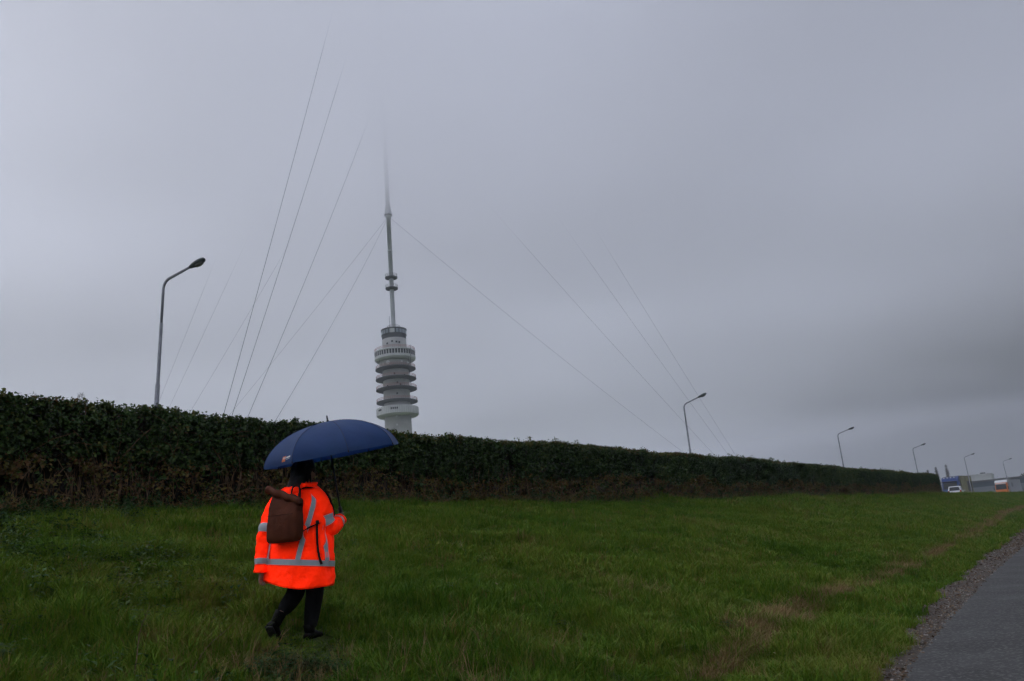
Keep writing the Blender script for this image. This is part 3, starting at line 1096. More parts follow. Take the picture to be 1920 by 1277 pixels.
# upper drum
d2 = MB().lathe([(4.6, 94.2), (5.25, 94.3), (5.45, 95.9), (5.6, 96.0), (5.6, 96.3), (5.45, 96.3), (5.45, 98.2), (5.7, 98.25), (5.7, 98.75), (0.9, 98.9)], 64).build('upper_drum', M_CONC_D, tower)
ring_windows(d2, 22, 5.46, 97.25, (0.1, 1.15, 1.7), m=mat('blue_pane', (0.30, 0.35, 0.40), 0.3, spec=0.5))
MB().box((0, 0, 0), (0.12, 1.9, 1.8)).build('door_panel', M_WHITE_P, d2).matrix_local = Matrix.Translation((5.5 * math.cos(R(-97)), 5.5 * math.sin(R(-97)), 97.25)) @ Matrix.Rotation(R(-97), 4, 'Z')
tp = MB().lathe([(0.8, 98.8), (2.9, 98.85), (2.9, 99.4), (0.8, 99.5)], 40).build('roof_deck', M_CONC, tower)
railing(tp, 2.8, 99.4, 1.1, 24, M_CONC)
# steel mast
mast = MB().lathe([(1.0, 98.9), (1.0, 152.4), (1.05, 152.4), (1.3, 153.2), (1.75, 154.6), (1.75, 155.3), (1.35, 157.5), (1.0, 160.0), (1.0, 366), (0, 366.5)], 24).build('mast', M_MAST, tower, True)
for z in (118.2, 123.4):
    p = MB().lathe([(0.95, z - 0.5), (2.75, z - 0.15), (2.8, z), (2.8, z + 0.45), (0.95, z + 0.5)], 32).build('mast_platform', M_CONC_D, tower)
    railing(p, 2.7, z + 0.45, 1.2, 14, M_CONC)
p = MB().lathe([(0.95, 153.9), (1.8, 154.1), (1.85, 154.6), (0.95, 154.8)], 24).build('guy_collar', M_CONC_D, tower)
MB().lathe([(1.0, 136.2), (1.14, 136.25), (1.14, 137), (1.0, 137.05)], 24).build('mast_flange', M_MAST, tower)
# guy ropes: three directions, four heights, one anchor block each
rot_inv = Matrix.Rotation(-R(45.7), 4, 'Z')
for phi in (142.5, 262.5, 22.5):
    an = Vector((222 * math.sin(R(phi)), 222 * math.cos(R(phi)), 1.0))
    for h in (153, 224, 298, 360):
        a0 = Vector((math.sin(R(phi)) * 1.2, math.cos(R(phi)) * 1.2, h))
        pp = []
        for q in np.linspace(0, 1, 41):
            s_ = a0.lerp(an, q)
            s_.z -= 4 * q * (1 - q) * (2.2 + h * 0.006)
            pp.append(rot_inv @ s_)
        MB().tube(pp, 0.05, 5, caps=False).build('guy_rope', M_WIRE, tower)
    b_ = MB().box((0, 0, 0), (6, 4, 3)).build('anchor_block', M_CONC, tower)
    b_.location = rot_inv @ Vector((an.x, an.y, 0.5))
# ------------------------------------------------------------------ lamp posts
M_GALV = mat('galvanised_steel', (0.30, 0.31, 0.33), 0.5, metal=0.35, var=0.15, scale=5)
M_LHEAD = mat('lantern_housing', (0.07, 0.085, 0.085), 0.5, var=0.2, scale=12)
M_LGLASS = mat('lantern_glass', (0.12, 0.12, 0.11), 0.15, spec=0.6)


def make_lamp(H):
    root = empty('lamp_post')
    MB().tube([(0, 0, 0), (0, 0, 0.06)], 0.16, 12).build('base_plate', M_GALV, root)
    MB().lathe([(0.074, 0.0), (0.073, 1.1), (0.070, H * 0.55), (0.056, H * 0.555)], 14).build('lower_pole', M_GALV, root, True)
    MB().lathe([(0.054, H * 0.55), (0.052, H * 0.78), (0.043, H * 0.783)], 14).build('middle_pole', M_GALV, root, True)
    b_ = 0.30
    pp = [(0, 0, H * 0.78), (0, 0, H - 0.62)]
    for q in np.linspace(0.12, 1, 8):
        a_ = q * R(75)
        pp.append((b_ * (1 - math.cos(a_)), 0, H - 0.62 + b_ * math.sin(a_)))
    e = Vector(pp[-1])
    d_ = Vector((math.sin(R(75)), 0, math.cos(R(75))))
    pp.append(tuple(e + d_ * 0.86))
    MB().tube(pp, [0.043] * 2 + [0.041] * 8 + [0.035], 10).build('arm', M_GALV, root, True)
    hs = e + d_ * 0.82
    mb_ = MB()
    mb_.tube([tuple(hs + d_ * s) for s in (0, 0.05, 0.16, 0.32, 0.48, 0.58, 0.62)], [0.046, 0.066, 0.092, 0.112, 0.108, 0.08, 0.025], 14, flat=(1.0, 0.72))
    hd = mb_.build('lantern', M_LHEAD, root, True)
    MB().tube([tuple(hs + d_ * s + Vector((0.03, 0, -0.055))) for s in (0.18, 0.24, 0.36, 0.48, 0.53)], [0.02, 0.07, 0.09, 0.07, 0.02], 12, flat=(1.0, 0.6)).build('lantern_glass', M_LGLASS, hd, True)
    return root


lamp0 = None
for (v, u, lean, lab) in ((20.95, 11.0, 2.3, 'tall grey lamp post over the left part of the hedge, largest of the row'),
                          (20.95, 45.3, 0.0, 'lamp post right of the tower, its arm crossing the right-hand guy ropes'),
                          (20.95, 78.4, 0.3, 'lamp post above the far half of the hedge, third nearest of the row'),
                          (20.95, 111.5, 0, 'lamp post just before the hedge end, beside the row of poplars'),
                          (20.4, 147.5, 0, 'lamp post between the blue truck and the orange truck'),
                          (18.5, 180, 0, 'smallest lamp post, farthest of the row, above the orange truck')):
    if lamp0 is None:
        lamp0 = make_lamp(7.14)
        o = lamp0
    else:
        o = copy_tree(lamp0)
    o.location = (-v, u, ROAD_Z - 0.05)
    near = lean > 2
    o.rotation_euler = (R(-lean), 0, R(24) if near else R(random.uniform(-2, 2)))
    o.scale = (0.84, 1, 1.115) if near else (1, 1, 1)
    tag(o, lab, 'lamp post', 'lamp posts along the road behind the hedge')
# ------------------------------------------------------------------ traffic on the road
M_TYRE = mat('tyre_rubber', (0.02, 0.02, 0.021), 0.85)
M_RIM = mat('wheel_rim', (0.35, 0.35, 0.36), 0.4, metal=0.6)
M_VGLASS = mat('vehicle_glass', (0.015, 0.02, 0.024), 0.08, spec=0.6)
M_WPAINT = mat('white_paint', (0.75, 0.76, 0.77), 0.35)
M_BPAINT = mat('blue_paint', (0.035, 0.075, 0.25), 0.35, var=0.1)
M_LBLUE = mat('light_blue_paint', (0.10, 0.30, 0.50), 0.35)
M_OPAINT = mat('orange_paint', (0.75, 0.20, 0.03), 0.35)
M_BEIGE = mat('beige_panel', (0.30, 0.28, 0.17), 0.7, var=0.25, scale=0.7)
M_DGREY = mat('dark_grey_paint', (0.06, 0.06, 0.07), 0.6)
M_RED = mat('red_lens', (0.45, 0.02, 0.02), 0.25)
M_LAMPW = mat('head_lamp', (0.8, 0.8, 0.78), 0.15)
M_BOXG = mat('grey_box_panel', (0.40, 0.41, 0.44), 0.6, var=0.06)


def wheel(parent, x, y, r_, w_, side):
    t_ = MB()
    prof_ = [(r_ * 0.62, -w_ / 2), (r_ * 0.95, -w_ / 2), (r_, -w_ * 0.3), (r_, w_ * 0.3), (r_ * 0.95, w_ / 2), (r_ * 0.62, w_ / 2)]
    t_.lathe(prof_, 24)
    o_ = t_.build('wheel', M_TYRE, parent, True)
    o_.matrix_local = Matrix.Translation((x, y, r_)) @ Matrix.Rotation(R(90), 4, 'Y')
    MB().lathe([(0, side * w_ * 0.35), (r_ * 0.3, side * w_ * 0.38), (r_ * 0.55, side * w_ * 0.25), (r_ * 0.63, side * w_ * 0.45)], 20).build('rim', M_RIM, o_)


def side_loft(prof_, half):
    """prof_: list of (y, z); half(z) -> half width. Closed body from a side outline"""
    v_, f_ = [], []
    for s in (-1, 1):
        for (y, z) in prof_:
            v_.append((s * half(z), y, z))
    n_ = len(prof_)
    f_.append(tuple(range(n_)))
    f_.append(tuple(range(2 * n_ - 1, n_ - 1, -1)))
    for k in range(n_):
        f_.append((k, n_ + k, n_ + (k + 1) % n_, (k + 1) % n_))
    return v_, f_


def make_car(loc, rz):
    root = empty('car', loc, rz)      # drives towards +Y, rear faces -Y
    W2 = 0.86
    hw = lambda z: W2 if z < 1.0 else W2 - 0.17 * (z - 1.0) / 0.75
    prof_ = [(-2.05, 0.28), (-2.12, 0.5), (-2.10, 0.95), (-1.98, 1.12), (-1.72, 1.68), (-1.55, 1.76), (0.2, 1.80), (0.55, 1.72), (1.15, 1.10), (1.95, 0.92), (2.12, 0.7), (2.12, 0.35), (1.95, 0.25)]
    v_, f_ = side_loft(prof_, hw)
    b_ = mk('body', v_, f_, M_WPAINT, root)
    md = b_.modifiers.new('bevel', 'BEVEL')
    md.width = 0.06
    md.segments = 3
    md.limit_method = 'ANGLE'
    # glass
    mk('rear_window', [(-0.66, -1.965, 1.16), (0.66, -1.965, 1.16), (0.58, -1.735, 1.66), (-0.58, -1.735, 1.66)], [(0, 1, 2, 3)], M_VGLASS, root).location = (0, -0.025, 0.008)
    mk('windscreen', [(-0.64, 1.12, 1.14), (0.64, 1.12, 1.14), (0.57, 0.58, 1.69), (-0.57, 0.58, 1.69)], [(3, 2, 1, 0)], M_VGLASS, root).location = (0, 0.025, 0.012)
    for s in (-1, 1):
        for (y0, y1, y2, y3) in ((-1.62, -0.85, -0.85, -1.45), (-0.75, 0.15, 0.12, -0.75), (0.22, 0.95, 0.45, 0.2)):
            x0, x1 = s * (hw(1.15) + 0.012), s * (hw(1.64) + 0.012)
            mk('side_window', [(x0, y0, 1.15), (x0, y1, 1.15), (x1, y2, 1.64), (x1, y3, 1.64)], [(0, 1, 2, 3)], M_VGLASS, root)
        MB().box((s * 0.74, -2.08, 0.98), (0.2, 0.12, 0.42)).build('tail_light', M_RED, root, bevel=0.02)
        MB().box((s * 0.66, 2.06, 0.72), (0.3, 0.14, 0.18)).build('headlight', M_LAMPW, root, bevel=0.02)
        MB().box((s * 0.98, 0.75, 1.12), (0.2, 0.1, 0.14)).build('mirror', M_WPAINT, root, bevel=0.02)
        wheel(root, s * 0.76, -1.28, 0.32, 0.2, s)
        wheel(root, s * 0.76, 1.3, 0.32, 0.2, s)
    MB().box((0, -2.12, 0.47), (1.6, 0.16, 0.26)).build('rear_bumper', M_WPAINT, root, bevel=0.04)
    MB().box((0, -2.125, 0.86), (0.52, 0.03, 0.12)).build('number_plate', mat('yellow_plate', (0.6, 0.5, 0.05), 0.5), root)
    return root


tag(make_car((-20.0 + 0.5, 127.0, ROAD_Z + 0.015), R(4)), 'white car seen from behind, driving away in front of the blue truck', 'car')


def make_truck(loc, rz, cab, roofc, visor, box, Lb, Hb, grille, name_label, mark=False):
    root = empty('truck', loc, rz)    # front faces -Y
    Hc = Hb - 0.25
    prof_ = [(-0.02, 0.4), (-0.06, 1.3), (0.02, 1.75), (0.28, Hc - 0.55), (0.75, Hc), (2.1, Hc + 0.02), (2.1, 0.5)]
    v_, f_ = side_loft(prof_, lambda z: 1.22 - 0.04 * max(0, z - 2))
    c_ = mk('cab', v_, f_, cab, root)
    md = c_.modifiers.new('bevel', 'BEVEL')
    md.width = 0.09
    md.segments = 3
    md.limit_method = 'ANGLE'
    mk('windscreen', [(-1.06, 0.03, 1.82), (1.06, 0.03, 1.82), (1.0, 0.23, Hc - 0.72), (-1.0, 0.23, Hc - 0.72)], [(0, 1, 2, 3)], M_VGLASS, c_).location = (0, -0.035, 0.0)
    MB().box((0, 0.12, Hc - 0.58), (2.2, 0.5, 0.16)).build('sun_visor', visor, c_, bevel=0.04)
    rf = MB()
    rf.add(*side_loft([(0.42, Hc - 0.42), (0.5, Hc - 0.15), (0.9, Hc + 0.16), (2.0, Hc + 0.24), (2.08, Hc - 0.3)], lambda z: 1.235))
    rf.build('roof_deflector', roofc, root, bevel=0.05)
    MB().box((0, -0.09, 1.2), (1.9, 0.12, 0.75)).build('grille', grille, c_, bevel=0.03)
    MB().box((0, -0.1, 0.5), (2.4, 0.22, 0.5)).build('bumper', cab, root, bevel=0.05)
    for s in (-1, 1):
        MB().box((s * 0.95, -0.17, 0.62), (0.42, 0.12, 0.2)).build('headlight', M_LAMPW, root, bevel=0.02)
        MB().box((s * 1.42, 0.05, 2.1), (0.16, 0.14, 0.62)).build('mirror', M_DGREY, root, bevel=0.03)
        mk('side_window', [(s * 1.235, 0.3, 1.75), (s * 1.235, 1.2, 1.75), (s * 1.225, 1.2, 2.45), (s * 1.225, 0.42, 2.45)], [(0, 1, 2, 3)], M_VGLASS, root)
        wheel(root, s * 1.05, 1.1, 0.5, 0.32, s)
        wheel(root, s * 1.05, Lb + 0.4, 0.5, 0.5, s)
        wheel(root, s * 1.05, Lb - 0.9, 0.5, 0.5, s)
    b_ = MB().box((0, 2.4 + Lb / 2, (Hb + 1.05) / 2 + 0.02), (2.55, Lb, Hb - 1.05)).build('cargo_box', box, root, bevel=0.03)
    for k in range(1, 6):
        MB().box((1.285, 2.4 + Lb * k / 6, (Hb + 1.05) / 2), (0.03, 0.08, Hb - 1.15)).build('box_rib', box, b_)
    MB().box((0, 2.4 + Lb / 2, Hb + 0.03), (2.6, Lb + 0.04, 0.06)).build('roof_rail', M_DGREY, b_)
    MB().box((0, 2.4 + Lb / 2, 0.92), (1.0, Lb, 0.22)).build('chassis', M_DGREY, root)
    if mark:
        MB().box((1.29, 4.4, 2.7), (0.02, 1.3, 0.9)).build('side_emblem', mat('grey_emblem', (0.22, 0.23, 0.25), 0.6), b_)
    else:
        MB().box((1.295, 2.4 + Lb * 0.72, 2.2), (0.03, Lb * 0.42, 1.7)).build('side_curtain', mat('grey_curtain', (0.13, 0.12, 0.12), 0.7, var=0.2, scale=1.5), b_)
        lb_ = MB()
        lb_.tube([(-1.0, 0.45, Hc + 0.06), (1.0, 0.45, Hc + 0.06)], 0.035, 6)
        lb_.build('light_bar', M_DGREY, c_)
        for q in (-0.75, -0.25, 0.25, 0.75):
            MB().lathe([(0, 0), (0.09, 0.01), (0.1, 0.09), (0, 0.1)], 12).build('roof_lamp', M_LAMPW, c_).matrix_local = Matrix.Translation((q, 0.4, Hc + 0.08)) @ Matrix.Rotation(R(90), 4, 'X')
    tag(root, name_label, 'truck')
    return root


make_truck((-23.25, 147, ROAD_Z + 0.015), R(-2), M_BPAINT, M_BPAINT, M_DGREY, M_BEIGE, 9.0, 3.85, M_LBLUE, 'oncoming blue truck with beige box behind the white car')
make_truck((-22.9, 208, ROAD_Z + 0.015), R(-7), M_OPAINT, M_WPAINT, M_WPAINT, M_BOXG, 10.0, 3.9, M_OPAINT, 'oncoming orange truck with white roof and pale grey box', True)
# ------------------------------------------------------------------ buildings and trees far along the road
M_SHED = mat('shed_cladding_dark', (0.10, 0.125, 0.15), 0.6, var=0.06, scale=0.4)
M_SHEDL = mat('shed_cladding_light', (0.24, 0.26, 0.29), 0.6, var=0.06, scale=0.4)
M_WSHED = mat('white_cladding', (0.62, 0.63, 0.62), 0.6, var=0.05, scale=0.3)
M_ROOF = mat('flat_roof', (0.16, 0.165, 0.17), 0.8)


def shed(loc, rz, w, dpt, h, hl, up, low, label, door=True):
    root = empty('warehouse', loc, rz)
    n_ = int(w / 3)
    wl = MB().box((0, 0, h / 2), (w, dpt, h)).build('wall', up, root)
    first = None
    for k in range(n_):
        x = -w / 2 + w * (k + 0.5) / n_
        if first is None:
            first = MB().box((0, 0, 0), (w / n_ - 0.05, 0.08, hl)).build('wall_panel', low, wl)
            o_ = first
        else:
            o_ = first.copy()
            COL.objects.link(o_)
        o_.location = (x, -dpt / 2 - 0.03, hl / 2)
    rf = MB().box((0, 0, h + 0.2), (w + 0.3, dpt + 0.3, 0.45)).build('roof', M_ROOF if up is not M_WSHED else M_WSHED, root)
    MB().box((w * 0.3, 0, h + 0.75), (1.6, 1.6, 0.7)).build('roof_vent', M_ROOF, rf)
    if door:
        for k in range(3):
            MB().box((-w / 2 + w * (0.2 + 0.25 * k), -dpt / 2 - 0.09, 1.9), (3.2, 0.08, 3.8)).build('loading_door', M_WSHED, root)
    tag(root, label, 'building')


shed((-28.5, 266, 0), R(-3), 26, 16, 7.6, 6.2, M_SHED, M_SHEDL, 'low blue-grey warehouse with paler lower wall behind the orange truck')
shed((-46.5, 338, 0), R(4), 15, 18, 11.6, 11.0, M_WSHED, M_WSHED, 'white box-shaped building rising behind the beige truck box', False)

M_BARK = mat('tree_bark', (0.07, 0.06, 0.05), 0.9, var=0.3, scale=2)
M_TWIGS = mat('tree_twigs', (0.05, 0.038, 0.03), 0.9, color2=(0.10, 0.078, 0.06), scale=0.8)
M_CROWN = mat('tree_leaves', (0.018, 0.028, 0.014), 0.8, color2=(0.055, 0.058, 0.03), scale=0.7)


def tree(loc, h, rad, shape, label, name='poplar_tree', leafy=False, n_=380, group=None):
    root = empty(name, loc)
    mb_ = MB()
    mb_.tube([(0, 0, -0.2), (0.02 * h, 0, h * 0.4), (0.0, 0.02 * h, h * 0.92)], [h * 0.022, h * 0.014, h * 0.003], 7)
    for k in range(16):
        q = 0.12 + 0.75 * k / 16
        a_ = k * 2.4
        rr = rad * shape(q + 0.1) * 0.8
        up_ = h * 0.14
        mb_.tube([(0, 0, h * q), (rr * 0.5 * math.cos(a_), rr * 0.5 * math.sin(a_), h * q + up_ * 0.5), (rr * math.cos(a_), rr * math.sin(a_), h * q + up_)], [h * 0.007, h * 0.004, h * 0.0012], 5)
    mb_.build('trunk', M_BARK, root, True)
    P_, S_, T_ = [], [], []
    for _ in range(n_):
        q = 0.1 + 0.9 * random.random() ** 1.15
        a_ = random.uniform(0, 6.28)
        rr = rad * shape(q) * math.sqrt(random.random()) * random.uniform(0.8, 1.12)
        P_.append((rr * math.cos(a_), rr * math.sin(a_), h * q * 0.98))
        s_ = random.uniform(0.7, 1.3) * (1.25 - 0.65 * q)
        S_.append((s_, s_, s_))
        T_.append(random.random())
    k_ = rad / 2.0
    r = random.Random(int(h * 100))
    ln, w, upw = (0.3, 0.12, 0.2) if leafy else (0.55, 0.018, 0.8)
    v_, f_ = [], []
    for (cx, cy, cz), (s_, _, _) in zip(P_, S_):
        for _k in range(34):
            g_ = 0.30 * k_ ** 0.5 * s_
            c = Vector((cx + r.gauss(0, g_), cy + r.gauss(0, g_), cz + r.gauss(0, g_)))
            d_ = Vector((r.gauss(0, 0.5), r.gauss(0, 0.5), r.gauss(upw, 0.4))).normalized()
            e_ = d_.cross(Vector((r.gauss(0, 1), r.gauss(0, 1), r.gauss(0, 1)))).normalized() * w * s_
            k = len(v_)
            v_ += [c - e_, c + e_, c + d_ * ln * s_]
            f_.append((k, k + 1, k + 2))
    mk('crown', v_, f_, M_CROWN if leafy else M_TWIGS, root)
    tag(root, label, 'tree', group)
    return root


slim = lambda q: (min(1, q / 0.3) ** 0.6) * max(0.0, 1 - max(0, q - 0.3) / 0.72) ** 0.75
for (x, y, h, rd, lab) in ((-79.2, 412.5, 17.2, 1.5, 'leftmost and lowest of four hazy poplars, at the lamp post by the hedge end'),
                           (-73.4, 413.5, 19.3, 1.5, 'slender poplar second from left of the four behind the hedge end'),
                           (-69.9, 414.2, 20.2, 1.75, 'broad poplar third from left, just over the hedge end'),
                           (-65.6, 414.8, 20.7, 1.8, 'tallest poplar, rightmost of four, above the blue truck')):
    tree((x, y, 0), h, rd, slim, lab, n_=420, group='poplars behind the hedge end')
tree((-55.6, 24.0, 0), 14.55, 0.55, lambda q: max(0.05, 1.1 - q) ** 0.7, 'bare twiggy tree top poking over the left end of the hedge', name='bare_tree', n_=70)
ro = lambda q: math.sqrt(max(0, 1 - ((q - 0.55) / 0.5) ** 2))
for (x, y, h, rd, lab) in ((-24.3, 299, 9.6, 4.2, 'dark hazy tree at the right edge beyond the orange truck'),
                           (-17.5, 306, 9.0, 4.5, 'low dark tree cut by the right picture edge behind the grass crest'),
                           (-33.5, 321, 9.4, 4.0, 'dark tree just over the warehouse roof, left of the edge trees')):
    tree((x, y, 0), h, rd, ro, lab, name='round_tree', leafy=True, n_=900, group='trees beyond the warehouse')
# ------------------------------------------------------------------ the walking person
PX, PY = -6.2, 4.72
PZ = float(ground_z(PX, PY)) + 0.0
PROT = R(52.72)      # local +X points right across the view, local +Y away along it
person = empty('person', (PX, PY, PZ), PROT)
tag(person, 'person in orange reflective coat and black trousers walking away under a blue umbrella', 'person')

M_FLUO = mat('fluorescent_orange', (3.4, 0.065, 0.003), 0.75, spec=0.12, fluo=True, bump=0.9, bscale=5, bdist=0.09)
M_REFL = mat('reflective_tape', (0.42, 0.43, 0.46), 0.45, spec=0.5, var=0.06, scale=25)
M_SKIN = mat('skin', (0.30, 0.17, 0.12), 0.55)
M_HAIR = mat('dark_hair', (0.008, 0.007, 0.007), 0.5, spec=0.3, var=0.3, scale=40, bump=0.4, bscale=90)
M_BLACKCLOTH = mat('black_trousers', (0.009, 0.009, 0.011), 0.9, spec=0.15, var=0.2, scale=14, bump=0.35, bscale=22)
M_BOOT = mat('black_boots', (0.008, 0.007, 0.007), 0.7, spec=0.1, var=0.3, scale=18)
M_LINING = mat('dark_cuff', (0.02, 0.018, 0.02), 0.9)
YAW = R(40)          # the body faces 40 degrees right of straight away
FW = Vector((math.sin(YAW), math.cos(YAW), 0))
RT = Vector((math.cos(YAW), -math.sin(YAW), 0))


def bodyp(l, f, z):
    """body frame: l to the wearer's right, f forward"""
    lean = 0.05 * max(0, z - 0.6)
    return RT * l + FW * (f + lean) + Vector((-0.035 + 0.045 * min(1, max(0, (z - 0.5) / 0.8)), 0, z))


# --- body: one continuous skinned figure under the clothes
def skinned(name, joints, edges, m, parent, root, sub=2):
    me = bpy.data.meshes.new(name)
    me.from_pydata([tuple(j[0]) for j in joints], edges, [])
    me.materials.append(m)
    o_ = bpy.data.objects.new(name, me)
    COL.objects.link(o_)
    o_.parent = parent
    sk = o_.modifiers.new('skin', 'SKIN')
    sk.use_smooth_shade = True
    for i, j in enumerate(joints):
        d_ = me.skin_vertices[0].data[i]
        r_ = j[1]
        d_.radius = r_ if isinstance(r_, tuple) else (r_, r_)
        d_.use_root = (i == root)
    sb = o_.modifiers.new('sub', 'SUBSURF')
    sb.levels = sb.render_levels = sub
    return o_


HIPR, HIPL = Vector((0.06, -0.05, 0.86)), Vector((-0.085, 0.06, 0.87))
KNR, ANR = Vector((0.125, 0.01, 0.44)), Vector((0.062, -0.01, 0.075))
KNL, ANL = Vector((-0.035, 0.06, 0.42)), Vector((-0.205, -0.06, 0.215))
SHR, ELR, WRR = Vector((0.155, -0.13, 1.265)), Vector((0.235, -0.11, 0.945)), Vector((0.355, 0.09, 1.03))
SHL, ELL, WRL = Vector((-0.185, 0.12, 1.265)), Vector((-0.318, 0.00, 0.955)), Vector((-0.350, -0.05, 0.66))
HANDR = Vector((0.384, 0.135, 1.072))
HEADC = Vector((0.045, 0.03, 1.512))
J = [(bodyp(0, 0, 0.95), (0.15, 0.11)), (bodyp(0, 0, 1.15), (0.15, 0.11)), (bodyp(0, -0.01, 1.32), (0.13, 0.085)), (bodyp(0, 0.0, 1.40), 0.055), (bodyp(0.0, 0.03, 1.46), 0.06), (Vector((0.05, 0.035, 1.53)), 0.082), (Vector((0.04, 0.03, 1.585)), 0.05),
     (SHR, 0.055), (ELR, 0.042), (WRR, 0.028), (HANDR - (HANDR - WRR) * 0.35, (0.034, 0.02)),
     (SHL, 0.055), (ELL, 0.042), (WRL, 0.028), (WRL + Vector((-0.004, 0.005, -0.075)), (0.032, 0.018)),
     (HIPR, 0.09), (KNR, 0.058), (ANR, 0.04), (HIPL, 0.09), (KNL, 0.058), (ANL, 0.04)]
Ed = [(0, 1), (1, 2), (2, 3), (3, 4), (4, 5), (5, 6), (2, 7), (7, 8), (8, 9), (9, 10), (2, 11), (11, 12), (12, 13), (13, 14), (0, 15), (15, 16), (16, 17), (0, 18), (18, 19), (19, 20)]
AX = Vector((-0.143, -0.085, 0.975)).normalized()      # umbrella axis
# right hand: four fingers and a thumb closed around the handle
side = AX.cross(Vector((0, 0, 1))).normalized()
gr1 = Vector((1, 0, 0)) - AX * AX.x
gr1.normalize()
gr2 = AX.cross(gr1)
for k in range(4):
    c_ = HANDR + AX * (0.03 - 0.021 * k)
    b0 = len(J)
    for q, a_ in enumerate((200, 255, 310, 365)):
        rr = 0.030 if q < 3 else 0.026
        J.append((c_ + (gr1 * math.cos(R(a_)) + gr2 * math.sin(R(a_))) * rr, 0.0088 if q < 3 else 0.0075))
    Ed += [(10, b0), (b0, b0 + 1), (b0 + 1, b0 + 2), (b0 + 2, b0 + 3)]
b0 = len(J)
for q, a_ in enumerate((170, 115, 70)):
    J.append((HANDR + AX * (0.02 + 0.014 * q) + (gr1 * math.cos(R(a_)) + gr2 * math.sin(R(a_))) * 0.029, 0.0098 - 0.001 * q))
Ed += [(10, b0), (b0, b0 + 1), (b0 + 1, b0 + 2)]
# left hand: relaxed curl
pl = WRL + Vector((-0.004, 0.005, -0.075))
for k in range(4):
    off = FW * (0.026 - 0.017 * k)
    b0 = len(J)
    ln = (0.9, 1.0, 0.95, 0.75)[k]
    J += [(pl + off + Vector((0, 0, -0.03)), 0.0088), (pl + off * 1.1 + RT * 0.008 + Vector((0, 0, -0.03 - 0.032 * ln)), 0.0084), (pl + off * 1.1 + RT * 0.024 + Vector((0, 0, -0.03 - 0.055 * ln)), 0.0074)]
    Ed += [(14, b0), (b0, b0 + 1), (b0 + 1, b0 + 2)]
b0 = len(J)
J += [(pl + FW * 0.038 + Vector((0, 0, 0.0)), 0.0105), (pl + FW * 0.045 + RT * 0.012 + Vector((0, 0, -0.035)), 0.0092)]
Ed += [(14, b0), (b0, b0 + 1)]
body = skinned('body', J, Ed, M_SKIN, person, 0)

# --- head shape over the skinned neck: face, nose, ear
HF = Vector((math.sin(R(72)), math.cos(R(72)), -0.20)).normalized()       # looking right and down
HS = HF.cross(Vector((0, 0, 1))).normalized()                             # wearer's right
HU = HS.cross(HF)


def headp(s, f, u):
    return HEADC + HS * s + HF * f + HU * u


v, f = [], []
nu_, nv_ = 24, 18
for j in range(nv_ + 1):
    ph = math.pi * j / nv_
    for i in range(nu_):
        th = 2 * math.pi * i / nu_
        s_, f_, u_ = math.sin(ph) * math.cos(th), math.sin(ph) * math.sin(th), math.cos(ph)
        jaw = 1 - 0.28 * max(0, -u_ - 0.1) * (1 if f_ < 0.3 else 0.8)
        s2, f2, u2 = s_ * 0.074 * jaw, f_ * 0.096 * (1 - 0.12 * max(0, -u_) * (f_ < 0)), u_ * 0.118
        if f_ > 0.55:
            face = (f_ - 0.55) / 0.45
            f2 += face * (0.022 * math.exp(-((s_ / 0.16) ** 2 + ((u_ + 0.12) / 0.16) ** 2)) - 0.012 * math.exp(-(((abs(s_) - 0.36) / 0.16) ** 2 + ((u_ - 0.06) / 0.12) ** 2)) + 0.008 * math.exp(-((s_ / 0.3) ** 2 + ((u_ + 0.48) / 0.1) ** 2)))
        v.append(headp(s2, f2, u2))
for j in range(nv_):
    for i in range(nu_):
        f.append((j * nu_ + i, j * nu_ + (i + 1) % nu_, (j + 1) * nu_ + (i + 1) % nu_, (j + 1) * nu_ + i))
mk('head', v, f, M_SKIN, body, True)
for s in (-1, 1):
    MB().lathe([(0.0, 0.004), (0.014, 0.006), (0.02, 0.0), (0.014, -0.006), (0, -0.004)], 12).build('ear', M_SKIN, body, True).matrix_local = Matrix.Translation(headp(s * 0.075, -0.005, -0.01)) @ Matrix.Rotation(R(90), 4, 'X')
    e_ = MB().lathe([(0.0001, 0.011), (0.008, 0.008), (0.011, 0), (0.008, -0.008), (0.0001, -0.011)], 10).build('eye', mat('eye_dark', (0.03, 0.025, 0.022), 0.2), body, True)
    e_.location = headp(s * 0.03, 0.079, 0.008)
MB().tube([headp(-0.022, 0.093, -0.056), headp(0, 0.098, -0.055), headp(0.022, 0.093, -0.056)], [0.003, 0.006, 0.003], 6).build('mouth', mat('lips', (0.25, 0.09, 0.08), 0.5), body, True)

# --- hair: a cap over the skull that falls loose to the collar
v, f = [], []
nu_, nv_ = 40, 26
for j in range(nv_ + 1):
    q = j / nv_
    for i in range(nu_):
        th = 2 * math.pi * i / nu_
        s_, f_ = math.cos(th), math.sin(th)
        face = max(0.0, f_ - 0.35) / 0.65                     # leave the face free
        if q < 0.55:
            ph = math.pi * 0.5 * q / 0.55
            u_, rr = 0.134 * math.cos(ph) + 0.004, math.sin(ph)
            lo = 0
        else:
            lo = (q - 0.55) / 0.45
            fs = min(1.0, face / 0.3)
            u_, rr = -0.285 * lo * (1 - fs) + 0.004 + 0.04 * fs * min(1, lo * 4), 1.0 - 0.03 * lo
        wv = 0.006 * mnoise.noise(Vector((s_ * 9, f_ * 9, u_ * 7))) + 0.004 * math.sin(th * 17 + 3 * lo)
        sx = s_ * (0.092 + 0.022 * lo) * rr + s_ * wv
        fx = f_ * (0.108 - 0.022 * face) * rr + f_ * wv - 0.040 * lo * lo * (1 - face)
        if lo > 0 and face > 0:
            fx -= face * 0.05 * lo
        v.append(headp(sx, fx - 0.006, u_ + 0.004))
